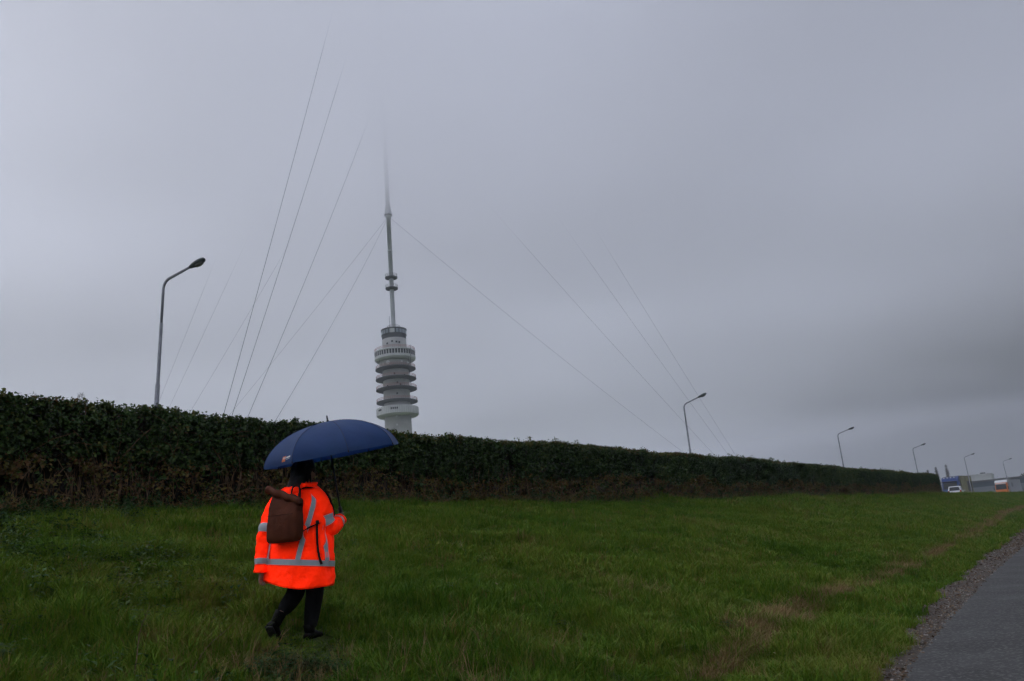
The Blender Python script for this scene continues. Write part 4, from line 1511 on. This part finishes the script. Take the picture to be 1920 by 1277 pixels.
for j in range(nv_):
    for i in range(nu_):
        f.append((j * nu_ + i, j * nu_ + (i + 1) % nu_, (j + 1) * nu_ + (i + 1) % nu_, (j + 1) * nu_ + i))
hair = mk('hair', v, f, M_HAIR, person, True)
md = hair.modifiers.new('solid', 'SOLIDIFY')
md.thickness = 0.012
mb = MB()
for k in range(46):
    th = R(random.uniform(150, 385))
    p0 = headp(math.cos(th) * 0.10, math.sin(th) * 0.105 - 0.01, random.uniform(-0.06, -0.02))
    ln = random.uniform(0.19, 0.30)
    p1 = p0 + Vector((random.gauss(0, 0.008), random.gauss(0, 0.008), -ln * 0.5)) + HS * math.cos(th) * 0.012
    p2 = p1 + Vector((random.gauss(-0.008, 0.012), random.gauss(0, 0.012), -ln * 0.5)) + HS * math.cos(th) * 0.01
    mb.tube([p0, p1, p2], [0.009, 0.008, 0.002], 5)
mb.build('locks', M_HAIR, hair, True)

# --- trousers and boots
skinned('trousers', [(Vector((-0.01, 0.0, 0.93)), (0.17, 0.14)), (HIPR + Vector((0.01, 0, -0.02)), 0.118), (KNR, 0.090), (KNR.lerp(ANR, 0.5), 0.080), (ANR + Vector((0.004, 0, 0.0)), 0.060), (HIPL + Vector((0, 0, -0.02)), 0.118), (KNL, 0.090), (KNL.lerp(ANL, 0.45), 0.082), (ANL + Vector((0.012, 0.008, 0.02)), 0.060)],
        [(0, 1), (1, 2), (2, 3), (3, 4), (0, 5), (5, 6), (6, 7), (7, 8)], M_BLACKCLOTH, person, 0)


def boot(heel, toe, up, ank):
    heel, toe, up, ank = Vector(heel), Vector(toe), Vector(up).normalized(), Vector(ank)
    d_ = (toe - heel)
    ln = d_.length
    d_.normalize()
    sd_ = d_.cross(up).normalized()
    v_, f_ = [], []
    n_ = 14
    sec = [(0.0, 0.028, 0.02), (0.04, 0.040, 0.06), (0.22, 0.043, 0.085), (0.42, 0.042, 0.08), (0.62, 0.048, 0.055), (0.82, 0.047, 0.042), (0.95, 0.034, 0.030), (1.0, 0.018, 0.016)]
    for (q, w_, h_) in sec:
        c_ = heel + d_ * ln * q
        for k in range(n_):
            a_ = 2 * math.pi * k / n_
            y_ = max(-0.35, math.sin(a_))
            v_.append(c_ + sd_ * math.cos(a_) * w_ + up * (h_ * (y_ + 0.35) / 1.35))
    for i in range(len(sec) - 1):
        for k in range(n_):
            f_.append((i * n_ + k, i * n_ + (k + 1) % n_, (i + 1) * n_ + (k + 1) % n_, (i + 1) * n_ + k))
    f_ += [tuple(range(n_ - 1, -1, -1)), tuple((len(sec) - 1) * n_ + k for k in range(n_))]
    mb_ = MB().add(v_, f_)
    base = heel + d_ * ln * 0.22 + up * 0.05
    mb_.tube([base, base.lerp(ank, 0.6), ank + (ank - base) * 0.35], [0.046, 0.05, 0.056], 14)
    o_ = mb_.build('boot', M_BOOT, person, True)
    MB().box((0, 0, 0), (0.085, ln * 0.96, 0.022)).build('sole', M_LINING, o_, bevel=0.008).matrix_local = Matrix.Translation(heel + d_ * ln * 0.5 - up * 0.012) @ Matrix((sd_.to_tuple(), d_.to_tuple(), up.to_tuple())).transposed().to_4x4()


boot((0.03, -0.055, 0.0), (0.185, 0.13, 0.01), (0, 0, 1), ANR + Vector((0, 0, 0.03)))
boot((-0.285, -0.115, 0.165), (-0.195, 0.025, -0.045), (0.46, 0.58, 0.62), ANL + Vector((0.01, 0.01, 0.02)))

# --- coat
RINGS = [(0.40, 0.352, 0.262), (0.52, 0.348, 0.262), (0.64, 0.338, 0.258), (0.80, 0.322, 0.246), (0.95, 0.310, 0.236), (1.08, 0.302, 0.226), (1.18, 0.285, 0.212), (1.26, 0.245, 0.188), (1.32, 0.185, 0.155), (1.36, 0.125, 0.125), (1.39, 0.098, 0.108), (1.42, 0.088, 0.10)]
RZ = [r_[0] for r_ in RINGS]


def smoothi(x, xs, ys):
    return float(np.interp(x, xs, ys))


def coat(th, z, off=0.0):
    a_ = sum(smoothi(z + d_, RZ, [r_[1] for r_ in RINGS]) for d_ in (-0.03, 0, 0.03)) / 3
    b_ = sum(smoothi(z + d_, RZ, [r_[2] for r_ in RINGS]) for d_ in (-0.03, 0, 0.03)) / 3
    c_, s_ = math.cos(th), math.sin(th)
    e = 0.86
    c_, s_ = math.copysign(abs(c_) ** e, c_), math.copysign(abs(s_) ** e, s_)
    low = max(0.0, min(1.0, (1.2 - z) / 0.6))
    fold = 0.016 * low * math.sin(5 * th + 3.2 * z + 1.0) + 0.024 * low * mnoise.noise(Vector((math.cos(th) * 1.8, math.sin(th) * 1.8, z * 3.4)))
    fold += 0.017 * mnoise.noise(Vector((math.cos(th) * 4.5 + 7, math.sin(th) * 4.5, z * 9 + th)))
    fold -= 0.018 * math.exp(-((z - 0.93 - 0.05 * math.sin(2 * th)) / 0.035) ** 2) * (0.5 + 0.5 * math.sin(3 * th))
    k_ = 1 + (fold + off) / max(0.12, (a_ + b_) * 0.5)
    return bodyp(a_ * c_ * k_, b_ * s_ * k_ - 0.01, z)


def hem(th):
    p = coat(th, 0.46)
    return 0.466 - 0.115 * p.x + 0.02 * math.sin(2 * th + 0.6) + (0.03 * math.exp(-((th - R(250)) / 0.5) ** 2))


NT, NZ = 96, 64
v, f = [], []
for j in range(NZ + 1):
    q = j / NZ
    for i in range(NT):
        th = 2 * math.pi * i / NT
        z0 = hem(th)
        v.append(coat(th, z0 + (1.405 - z0) * q))
for j in range(NZ):
    for i in range(NT):
        f.append((j * NT + i, j * NT + (i + 1) % NT, (j + 1) * NT + (i + 1) % NT, (j + 1) * NT + i))
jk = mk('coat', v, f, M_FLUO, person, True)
md = jk.modifiers.new('solid', 'SOLIDIFY')
md.thickness = 0.006
md.offset = -1


def sleeve_pts(chain, radii, n_=40):
    """smooth centre line and radii through shoulder, elbow, wrist"""
    chain = [Vector(c_) for c_ in chain]
    ts = np.linspace(0, 1, len(chain))
    out_p, out_r = [], []
    for q in np.linspace(0, 1, n_):
        acc, w_ = Vector((0, 0, 0)), 0
        for d_ in np.linspace(-0.10, 0.10, 7):
            x = min(1, max(0, q + d_))
            acc += Vector([smoothi(x, ts, [c_[k] for c_ in chain]) for k in range(3)])
            w_ += 1
        out_p.append(acc / w_)
        out_r.append(smoothi(q, np.linspace(0, 1, len(radii)), radii))
    return out_p, out_r


def sleeve_tube(pts_, rad_, q0, q1, off, seed, n_=28, flat=(1, 1)):
    """part of a sleeve between q0 and q1, pushed out by off; creases deepen at the elbow"""
    N_ = len(pts_)
    t0 = (pts_[1] - pts_[0]).normalized()
    a_ = Vector((0.3, 1, 0.1)).cross(t0).normalized()
    v_, f_ = [], []
    rows = []
    frames = []
    for i in range(N_):
        t_ = (pts_[min(i + 1, N_ - 1)] - pts_[max(i - 1, 0)]).normalized()
        a_ = (a_ - t_ * a_.dot(t_)).normalized()
        frames.append((a_.copy(), t_.cross(a_)))
    steps = max(3, int((q1 - q0) * 90))
    for st_ in range(steps + 1):
        q = q0 + (q1 - q0) * st_ / steps
        x = q * (N_ - 1)
        i = min(N_ - 2, int(x))
        w_ = x - i
        p = pts_[i].lerp(pts_[i + 1], w_)
        A = frames[i][0].lerp(frames[i + 1][0], w_).normalized()
        B = frames[i][1].lerp(frames[i + 1][1], w_).normalized()
        r_ = rad_[i] * (1 - w_) + rad_[i + 1] * w_
        el = math.exp(-((q - 0.52) / 0.16) ** 2)
        row = []
        for k in range(n_):
            th = 2 * math.pi * k / n_
            cr = 0.0050 * (0.15 + el) * math.sin(q * 62 + 1.6 * math.cos(th) + seed) + 0.010 * mnoise.noise(Vector((math.cos(th) * 1.6 + seed, math.sin(th) * 1.6, q * 9)))
            rr = r_ + cr + off
            row.append(p + A * math.cos(th) * rr * flat[0] + B * math.sin(th) * rr * flat[1])
        rows.append(row)
    for row in rows:
        v_ += row
    for j in range(len(rows) - 1):
        for k in range(n_):
            f_.append((j * n_ + k, j * n_ + (k + 1) % n_, (j + 1) * n_ + (k + 1) % n_, (j + 1) * n_ + k))
    return v_, f_


for nm, chain, radii, seed, bands in (('R', [SHR + Vector((-0.075, 0.07, 0.03)), SHR + Vector((0.0, 0, -0.03)), SHR.lerp(ELR, 0.55), ELR, ELR.lerp(WRR, 0.5), WRR + (WRR - ELR) * 0.03, WRR.lerp(HANDR, 0.65)], [0.085, 0.100, 0.094, 0.088, 0.078, 0.064, 0.056], 1.0, ((0.345, 0.44), (0.76, 0.83))),
                                      ('L', [SHL + Vector((0.075, -0.06, 0.03)), SHL + Vector((-0.01, 0, -0.03)), SHL.lerp(ELL, 0.55), ELL, ELL.lerp(WRL, 0.5), WRL, WRL + Vector((-0.002, 0.002, -0.05))], [0.085, 0.100, 0.092, 0.082, 0.074, 0.064, 0.060], 4.0, ((0.42, 0.50), (0.75, 0.82)))):
    P_, R_ = sleeve_pts(chain, radii)
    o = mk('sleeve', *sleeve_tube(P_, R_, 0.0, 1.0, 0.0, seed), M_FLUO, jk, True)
    md = o.modifiers.new('solid', 'SOLIDIFY')
    md.thickness = 0.006
    md.offset = -1
    for (a_, b_) in bands:
        mk('reflective_band', *sleeve_tube(P_, R_, a_, b_, 0.0035, seed), M_REFL, jk, True)
    mk('cuff_lining', *sleeve_tube(P_, [r_ - 0.011 for r_ in R_], 0.93, 0.99, 0.0, seed), M_LINING, jk, True)


def coat_patch(name, fn, nw, nl, m):
    """strip on the coat surface; fn(a, b) with a across (0..1) and b along (0..1) gives (angle, height)"""
    v_, f_ = [], []
    for j in range(nl + 1):
        for i in range(nw + 1):
            th, z = fn(i / nw, j / nl)
            v_.append(coat(th, z, 0.005))
    for j in range(nl):
        for i in range(nw):
            k = j * (nw + 1) + i
            f_.append((k, k + 1, k + nw + 2, k + nw + 1))
    return mk(name, v_, f_, m, jk, True)


def tilt(th):
    return 0.652 - 0.115 * coat(th, 0.65).x


coat_patch('reflective_band', lambda a_, b_: (2 * math.pi * b_, tilt(2 * math.pi * b_) - 0.004 + 0.052 * a_), 4, 110, M_REFL)
for (t0, t1, z0, z1) in ((-60, -27, 0.70, 1.31), (-112, -135, 0.73, 1.31), (-3, -6, 0.68, 0.985), (182, 190, 0.72, 1.0), (62, 75, 0.72, 1.3), (118, 105, 0.72, 1.3)):
    wd = 0.052
    coat_patch('reflective_band', lambda a_, b_: (R(t0 + (t1 - t0) * b_ ** 1.3) + (a_ - 0.5) * wd / (0.30 - 0.06 * b_), z0 - 0.012 + (z1 - z0 + 0.012) * b_), 4, 40, M_REFL)
# pocket flap on the right side and storm collar edge
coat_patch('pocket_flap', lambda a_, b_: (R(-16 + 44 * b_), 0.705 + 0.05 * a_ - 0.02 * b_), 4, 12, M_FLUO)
# hood hanging folded behind the neck
v, f = [], []
for j in range(15):
    ph = math.pi * j / 14
    for i in range(28):
        th = 2 * math.pi * i / 28
        l_, f_, u_ = math.sin(ph) * math.cos(th), math.sin(ph) * math.sin(th), math.cos(ph)
        kk = 1 + 0.16 * mnoise.noise(Vector((l_ * 2.3, f_ * 2.3, u_ * 3)))
        v.append(bodyp(l_ * 0.135 * kk - 0.03, -0.125 + f_ * 0.075 * kk - 0.03 * (u_ < 0) * abs(u_), 1.315 + u_ * 0.058 * kk + 0.026 * (l_ ** 2)))
for j in range(14):
    for i in range(28):
        f.append((j * 28 + i, j * 28 + (i + 1) % 28, (j + 1) * 28 + (i + 1) % 28, (j + 1) * 28 + i))
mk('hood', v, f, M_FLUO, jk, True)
v, f = [], []
for j in range(4):
    for i in range(41):
        th = R(-200 + 220 * i / 40)
        rr = 0.112 + 0.006 * j
        v.append(bodyp(math.cos(th) * rr, math.sin(th) * rr * 1.05 + 0.005, 1.335 + 0.020 * j + 0.008 * math.sin(th * 3)))
for j in range(3):
    for i in range(40):
        k = j * 41 + i
        f.append((k, k + 1, k + 42, k + 41))
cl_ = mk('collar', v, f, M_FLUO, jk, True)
md = cl_.modifiers.new('solid', 'SOLIDIFY')
md.thickness = 0.012

# ------------------------------------------------------------------ backpack
M_LEATH = mat('brown_leather', (0.112, 0.030, 0.013), 0.6, spec=0.10, color2=(0.072, 0.020, 0.009), scale=7, bump=0.35, bscale=14)
M_STRAP = mat('brown_strap', (0.03, 0.012, 0.009), 0.8, spec=0.1, var=0.2, scale=20)
pack = empty('backpack', (PX, PY, PZ), PROT)
tag(pack, 'brown leather roll-top backpack worn over the orange coat', 'backpack')
PC = (0.085, -0.322)       # body-frame centre (to the right, behind)


def packp(l, f_, z):
    return bodyp(PC[0] + l, PC[1] + f_, z)


v, f = [], []
n_ = 44
levels = [(0.855, 0.72, 0.6), (0.866, 0.90, 0.85), (0.90, 0.99, 1.0), (1.0, 1.0, 1.06), (1.1, 0.985, 1.0), (1.18, 0.97, 0.78), (1.235, 0.97, 0.50), (1.275, 0.98, 0.26)]
for (z, ws, ds) in levels:
    for k in range(n_):
        a_ = 2 * math.pi * k / n_
        c_, s_ = math.cos(a_), math.sin(a_)
        e = 0.55
        l_ = math.copysign(abs(c_) ** e, c_) * 0.180 * ws
        d_ = math.copysign(abs(s_) ** e, s_) * 0.075 * ds
        wr = 0.008 * mnoise.noise(Vector((l_ * 14, d_ * 14, z * 11))) + (0.010 * math.sin(z * 60 + l_ * 18) if 1.1 < z < 1.27 else 0)
        tz = -0.26 * l_ * max(0, min(1, (z - 0.95) / 0.3))
        v.append(packp(l_ + 0.3 * wr, d_ + wr - 0.03 * (z > 1.15) * 0, z + tz))
for j in range(len(levels) - 1):
    for k in range(n_):
        f.append((j * n_ + k, j * n_ + (k + 1) % n_, (j + 1) * n_ + (k + 1) % n_, (j + 1) * n_ + k))
f += [tuple(range(n_ - 1, -1, -1)), tuple((len(levels) - 1) * n_ + k for k in range(n_))]
pb = mk('pack_body', v, f, M_LEATH, pack, True)
sb = pb.modifiers.new('sub', 'SUBSURF')
sb.levels = sb.render_levels = 1
# rolled closure: a flattened spiral across the top, lower at the right end
v, f = [], []
prof = []
for k in range(30):
    a_ = -1.2 + 2 * math.pi * 1.35 * k / 29
    r_ = 0.044 - 0.015 * k / 29
    prof.append((math.cos(a_) * r_ * 0.85 - 0.02, math.sin(a_) * r_ * 1.0))
nl = 14
for j in range(nl + 1):
    l_ = -0.208 + 0.40 * j / nl
    sag = 0.006 * math.sin(j * 1.3)
    for (d_, h_) in prof:
        v.append(packp(l_, d_ - 0.015 + sag, 1.268 + h_ - 0.36 * l_ + sag))
m_ = len(prof)
for j in range(nl):
    for k in range(m_ - 1):
        f.append((j * m_ + k, j * m_ + k + 1, (j + 1) * m_ + k + 1, (j + 1) * m_ + k))
f += [tuple(range(m_ - 1, -1, -1)), tuple(nl * m_ + k for k in range(m_))]
rl = mk('roll_top', v, f, M_LEATH, pack, True)
MB().box(packp(0.0, -0.082, 1.10), (0.30, 0.004, 0.004), Matrix.Rotation(-YAW, 3, 'Z')).build('seam', M_STRAP, pb)


def strap(pts_, w_, m, name, nrm=None):
    pts_ = [Vector(p) for p in pts_]
    dense = []
    for i in range(len(pts_) - 1):
        for q in np.linspace(0, 1, 8, endpoint=False):
            a0 = pts_[max(0, i - 1)]
            a1, a2 = pts_[i], pts_[i + 1]
            a3 = pts_[min(len(pts_) - 1, i + 2)]
            dense.append(0.5 * ((2 * a1) + (a2 - a0) * q + (2 * a0 - 5 * a1 + 4 * a2 - a3) * q * q + (3 * a1 - a0 - 3 * a2 + a3) * q ** 3))
    dense.append(pts_[-1])
    return MB().tube(dense, w_, 8, flat=(1.0, 0.22), up=nrm).build(name, m, pack, True)


for s, th in ((1, -38), (-1, -142)):
    pp = [packp(0.09 * s, 0.06, 1.24), coat(R(-90 + s * 28), 1.33, 0.03), coat(R(-90 + s * 64), 1.34, 0.022), coat(R(-90 + s * 140), 1.27, 0.018), coat(R(-90 + s * 142), 1.10, 0.018), coat(R(-90 + s * 105), 1.03, -0.015), coat(R(-90 + s * 52), 0.985, 0.014), packp(0.16 * s, 0.05, 0.94)]
    strap(pp, 0.026, M_STRAP, 'shoulder_strap', FW)
strap([coat(R(-30), 1.02, 0.03), coat(R(-28), 0.95, 0.02), coat(R(-26), 0.80, 0.018), coat(R(-22), 0.70, 0.02), coat(R(-18), 0.645, 0.022)], 0.012, M_STRAP, 'loose_strap_end', Vector((0, 1, 0)))
strap([packp(-0.02, 0.07, 1.27), packp(-0.01, 0.085, 1.355), packp(0.06, 0.085, 1.35), packp(0.08, 0.07, 1.25)], 0.013, M_STRAP, 'grab_handle', FW)
MB().box(coat(R(-30), 1.02, 0.03), (0.035, 0.02, 0.03), Matrix.Rotation(-YAW, 3, 'Z')).build('buckle', M_LINING, pack, bevel=0.004)

# ------------------------------------------------------------------ umbrella
umb = empty('umbrella', (PX, PY, PZ), PROT)
tag(umb, 'dark blue umbrella with a small orange and white logo held over the person', 'umbrella')


def cloth_mat(name, col, tr):
    m = mat(name, col, 0.6, spec=0.3, var=0.10, scale=6, bump=0.12, bscale=18)
    t = m.node_tree
    b_ = t.nodes['Principled BSDF']
    out = t.nodes['Material Output']
    tl = N(t, 'ShaderNodeBsdfTranslucent')
    tl.inputs['Color'].default_value = (*tr, 1)
    ad = N(t, 'ShaderNodeMixShader')
    ad.inputs[0].default_value = 0.22
    t.links.new(b_.outputs[0], ad.inputs[1])
    t.links.new(tl.outputs[0], ad.inputs[2])
    t.links.new(ad.outputs[0], out.inputs['Surface'])
    return m


M_UMB = cloth_mat('navy_fabric', (0.019, 0.058, 0.175), (0.010, 0.08, 0.38))
M_SEAM = mat('navy_seam', (0.022, 0.036, 0.10), 0.7)
M_UBLK = mat('black_umbrella_frame', (0.008, 0.008, 0.009), 0.4)
U1 = Vector((0, 0, 1)).cross(AX).normalized()
U1 = (Vector((1, 0, 0)) - AX * AX.x).normalized()
U2 = AX.cross(U1)
RIMC = HANDR + AX * 0.585 + Vector((0.024, 0, 0.004))
UR, UH = 0.667, 0.345
A0 = R(9)


def canopy(az, q, off=0.0):
    """az angle round the axis, q 0 at the top to 1 at the rim"""
    seg = 2 * math.pi / 8
    ph = ((az - A0) / seg) % 1.0
    sag = math.sin(math.pi * ph)                      # 0 on a rib, 1 mid panel
    ang = q * R(84)
    r_ = UR * math.sin(ang) / math.sin(R(84))
    h_ = UH * (math.cos(ang) - math.cos(R(84))) / (1 - math.cos(R(84)))
    r_ *= math.cos(math.pi / 8) / math.cos((ph - 0.5) * math.pi / 4) * (1 - 0.035 * sag * q ** 3)
    h_ -= 0.014 * sag * q * q - 0.022 * sag * max(0, q - 0.8) * 5 * 0.5
    wr = 0.004 * mnoise.noise(Vector((math.cos(az) * 5, math.sin(az) * 5, q * 6))) * q
    r_ += off
    h_ += off * 0.7 + wr
    return RIMC + (U1 * math.cos(az) + U2 * math.sin(az)) * r_ + AX * h_


for s in range(8):
    v, f = [], []
    na, nq = 12, 16
    for j in range(nq + 1):
        for i in range(na + 1):
            v.append(canopy(A0 + (s + i / na) * math.pi / 4, max(0.02, j / nq)))
    for j in range(nq):
        for i in range(na):
            k = j * (na + 1) + i
            f.append((k, k + 1, k + na + 2, k + na + 1))
    mk('canopy_panel', v, f, M_UMB, umb, True)
    az = A0 + s * math.pi / 4
    MB().tube([canopy(az, q, -0.006) for q in np.linspace(0.04, 1.0, 14)], 0.0028, 5).build('rib', M_UBLK, umb)
    MB().tube([canopy(az, q, 0.0012) for q in np.linspace(0.04, 0.99, 20)], 0.0024, 5).build('seam', M_SEAM, umb)
    MB().tube([RIMC + AX * 0.03, canopy(az, 0.52, -0.012)], 0.0026, 5).build('stretcher', M_UBLK, umb)
    MB().tube([canopy(az, 0.985, 0.0), canopy(az, 1.0, 0.0), canopy(az, 1.0, 0.0) - AX * 0.012 + (U1 * math.cos(az) + U2 * math.sin(az)) * 0.006], [0.006, 0.006, 0.004], 6).build('rib_tip', M_UBLK, umb)
MB().tube([HANDR - AX * 0.09, HANDR + AX * 0.10, HANDR + AX * 0.585 + AX * UH], 0.0095, 10).build('pole', M_UBLK, umb, True)
MB().tube([HANDR - AX * 0.10, HANDR - AX * 0.09, HANDR - AX * 0.02, HANDR + AX * 0.05, HANDR + AX * 0.085, HANDR + AX * 0.10], [0.010, 0.018, 0.019, 0.0175, 0.019, 0.011], 12).build('grip', M_UBLK, umb, True)
tp_ = RIMC + AX * UH
MB().tube([tp_ - AX * 0.004, tp_ + AX * 0.012, tp_ + AX * 0.02, tp_ + AX * 0.060, tp_ + AX * 0.064], [0.018, 0.012, 0.0085, 0.0075, 0.004], 10).build('ferrule', M_UBLK, umb, True)
MB().tube([RIMC + AX * 0.015, RIMC + AX * 0.05], 0.013, 10).build('runner', M_UBLK, umb)
# printed logo: orange tile with white strokes, white word and thin line (unreadable at this distance)
M_PO = mat('print_orange', (0.72, 0.19, 0.07), 0.6)
M_PW = mat('print_white', (0.72, 0.73, 0.76), 0.6)
lg = empty('logo', parent=umb)
az0, az1 = R(212), R(226)


def print_patch(a0, a1, q0, q1, m, off, skew=0.0):
    v_, f_ = [], []
    for j in range(5):
        for i in range(7):
            a_ = a0 + (a1 - a0) * i / 6
            q = q0 + (q1 - q0) * j / 4
            v_.append(canopy(LG0 + (a_ - skew * (q - q0)), q, off))
    for j in range(4):
        for i in range(6):
            k = j * 7 + i
            f_.append((k, k + 1, k + 8, k + 7))
    mk('logo_print', v_, f_, m, lg, True)


LG0 = R(217)
print_patch(0.0, 0.105, 0.855, 0.945, M_PO, 0.0025, 0.3)
for k in range(3):
    print_patch(0.018 + 0.030 * k, 0.036 + 0.030 * k, 0.872, 0.905, M_PW, 0.004)
print_patch(0.112, 0.235, 0.872, 0.90, M_PW, 0.0025)
print_patch(0.112, 0.215, 0.913, 0.920, M_PW, 0.0025)
# ------------------------------------------------------------------ haze and low cloud


def volume_mat(name, color, density, g):
    m = bpy.data.materials.new(name)
    m.use_nodes = True
    t = m.node_tree
    t.nodes.clear()
    out = N(t, 'ShaderNodeOutputMaterial')
    pv = N(t, 'ShaderNodeVolumePrincipled')
    pv.inputs['Color'].default_value = (*color, 1)
    pv.inputs['Density'].default_value = density
    pv.inputs['Anisotropy'].default_value = g
    pv.inputs['Density Attribute'].default_value = ''
    m.cycles.homogeneous_volume = True
    t.links.new(pv.outputs[0], out.inputs['Volume'])
    return m


hz = MB().box((0, 0, 186), (2900, 2900, 374)).build('haze', volume_mat('haze_air', (0.93, 0.96, 1.0), 0.00048, 0.3))
tag(hz, 'pale grey drizzle haze filling the air over the whole scene', 'haze', kind='stuff')
CL_DARK = 1.0
CL_R, CL_T, CL_B = 12000.0, 55.0, 151.0
v, f = [], []
NR, NA = 90, 72
for top in (0, 1):
    for i in range(NR + 1):
        q = (i / NR) ** 2.8
        for k in range(NA):
            a_ = 2 * math.pi * k / NA
            x, y = CL_R * q * math.cos(a_), CL_R * q * math.sin(a_)
            n_ = mnoise.fractal(Vector((x / 240, y / 240, 3.7 + top * 9)), 1.0, 2.0, 3)
            s_ = min(1.0, max(0.0, (0.82 * x + 0.57 * y - 130) / 800))       # the deck thickens towards the rain up the road
            f_ = min(1.0, max(0.0, (CL_R * q - 100) / 330))
            th = CL_T * (1 + CL_DARK * s_ * s_ * (3 - 2 * s_)) * (1 - 0.38 * f_ * f_ * (3 - 2 * f_) * (1 - s_))
            th *= 1 + 0.5 * math.exp(-((x + 190) ** 2 + (y - 185) ** 2) / (2 * 150.0 ** 2))       # denser billow round the mast
            z = th * (1 + 0.25 * n_) if top else 9.0 * n_ * min(1, 600 / (1 + CL_R * q))
            v.append((x, y, z if i < NR else 0.0))
for top in (0, 1):
    o_ = top * (NR + 1) * NA
    for i in range(NR):
        for k in range(NA):
            k2 = (k + 1) % NA
            q = (o_ + i * NA + k, o_ + i * NA + k2, o_ + (i + 1) * NA + k2, o_ + (i + 1) * NA + k)
            f.append(q if not top else q[::-1])
bm = bmesh.new()
me = bpy.data.meshes.new('low_cloud')
me.from_pydata(v, [], f)
bm.from_mesh(me)
bmesh.ops.remove_doubles(bm, verts=bm.verts, dist=0.01)
bmesh.ops.recalc_face_normals(bm, faces=bm.faces)
bm.to_mesh(me)
bm.free()
me.materials.append(volume_mat('cloud_vapour', (1, 1, 1), 0.036, 0.76))
cl = bpy.data.objects.new('low_cloud', me)
COL.objects.link(cl)
cl.location = (0, 0, CL_B)
tag(cl, 'low grey cloud swallowing the upper mast of the tower', 'cloud', kind='stuff')
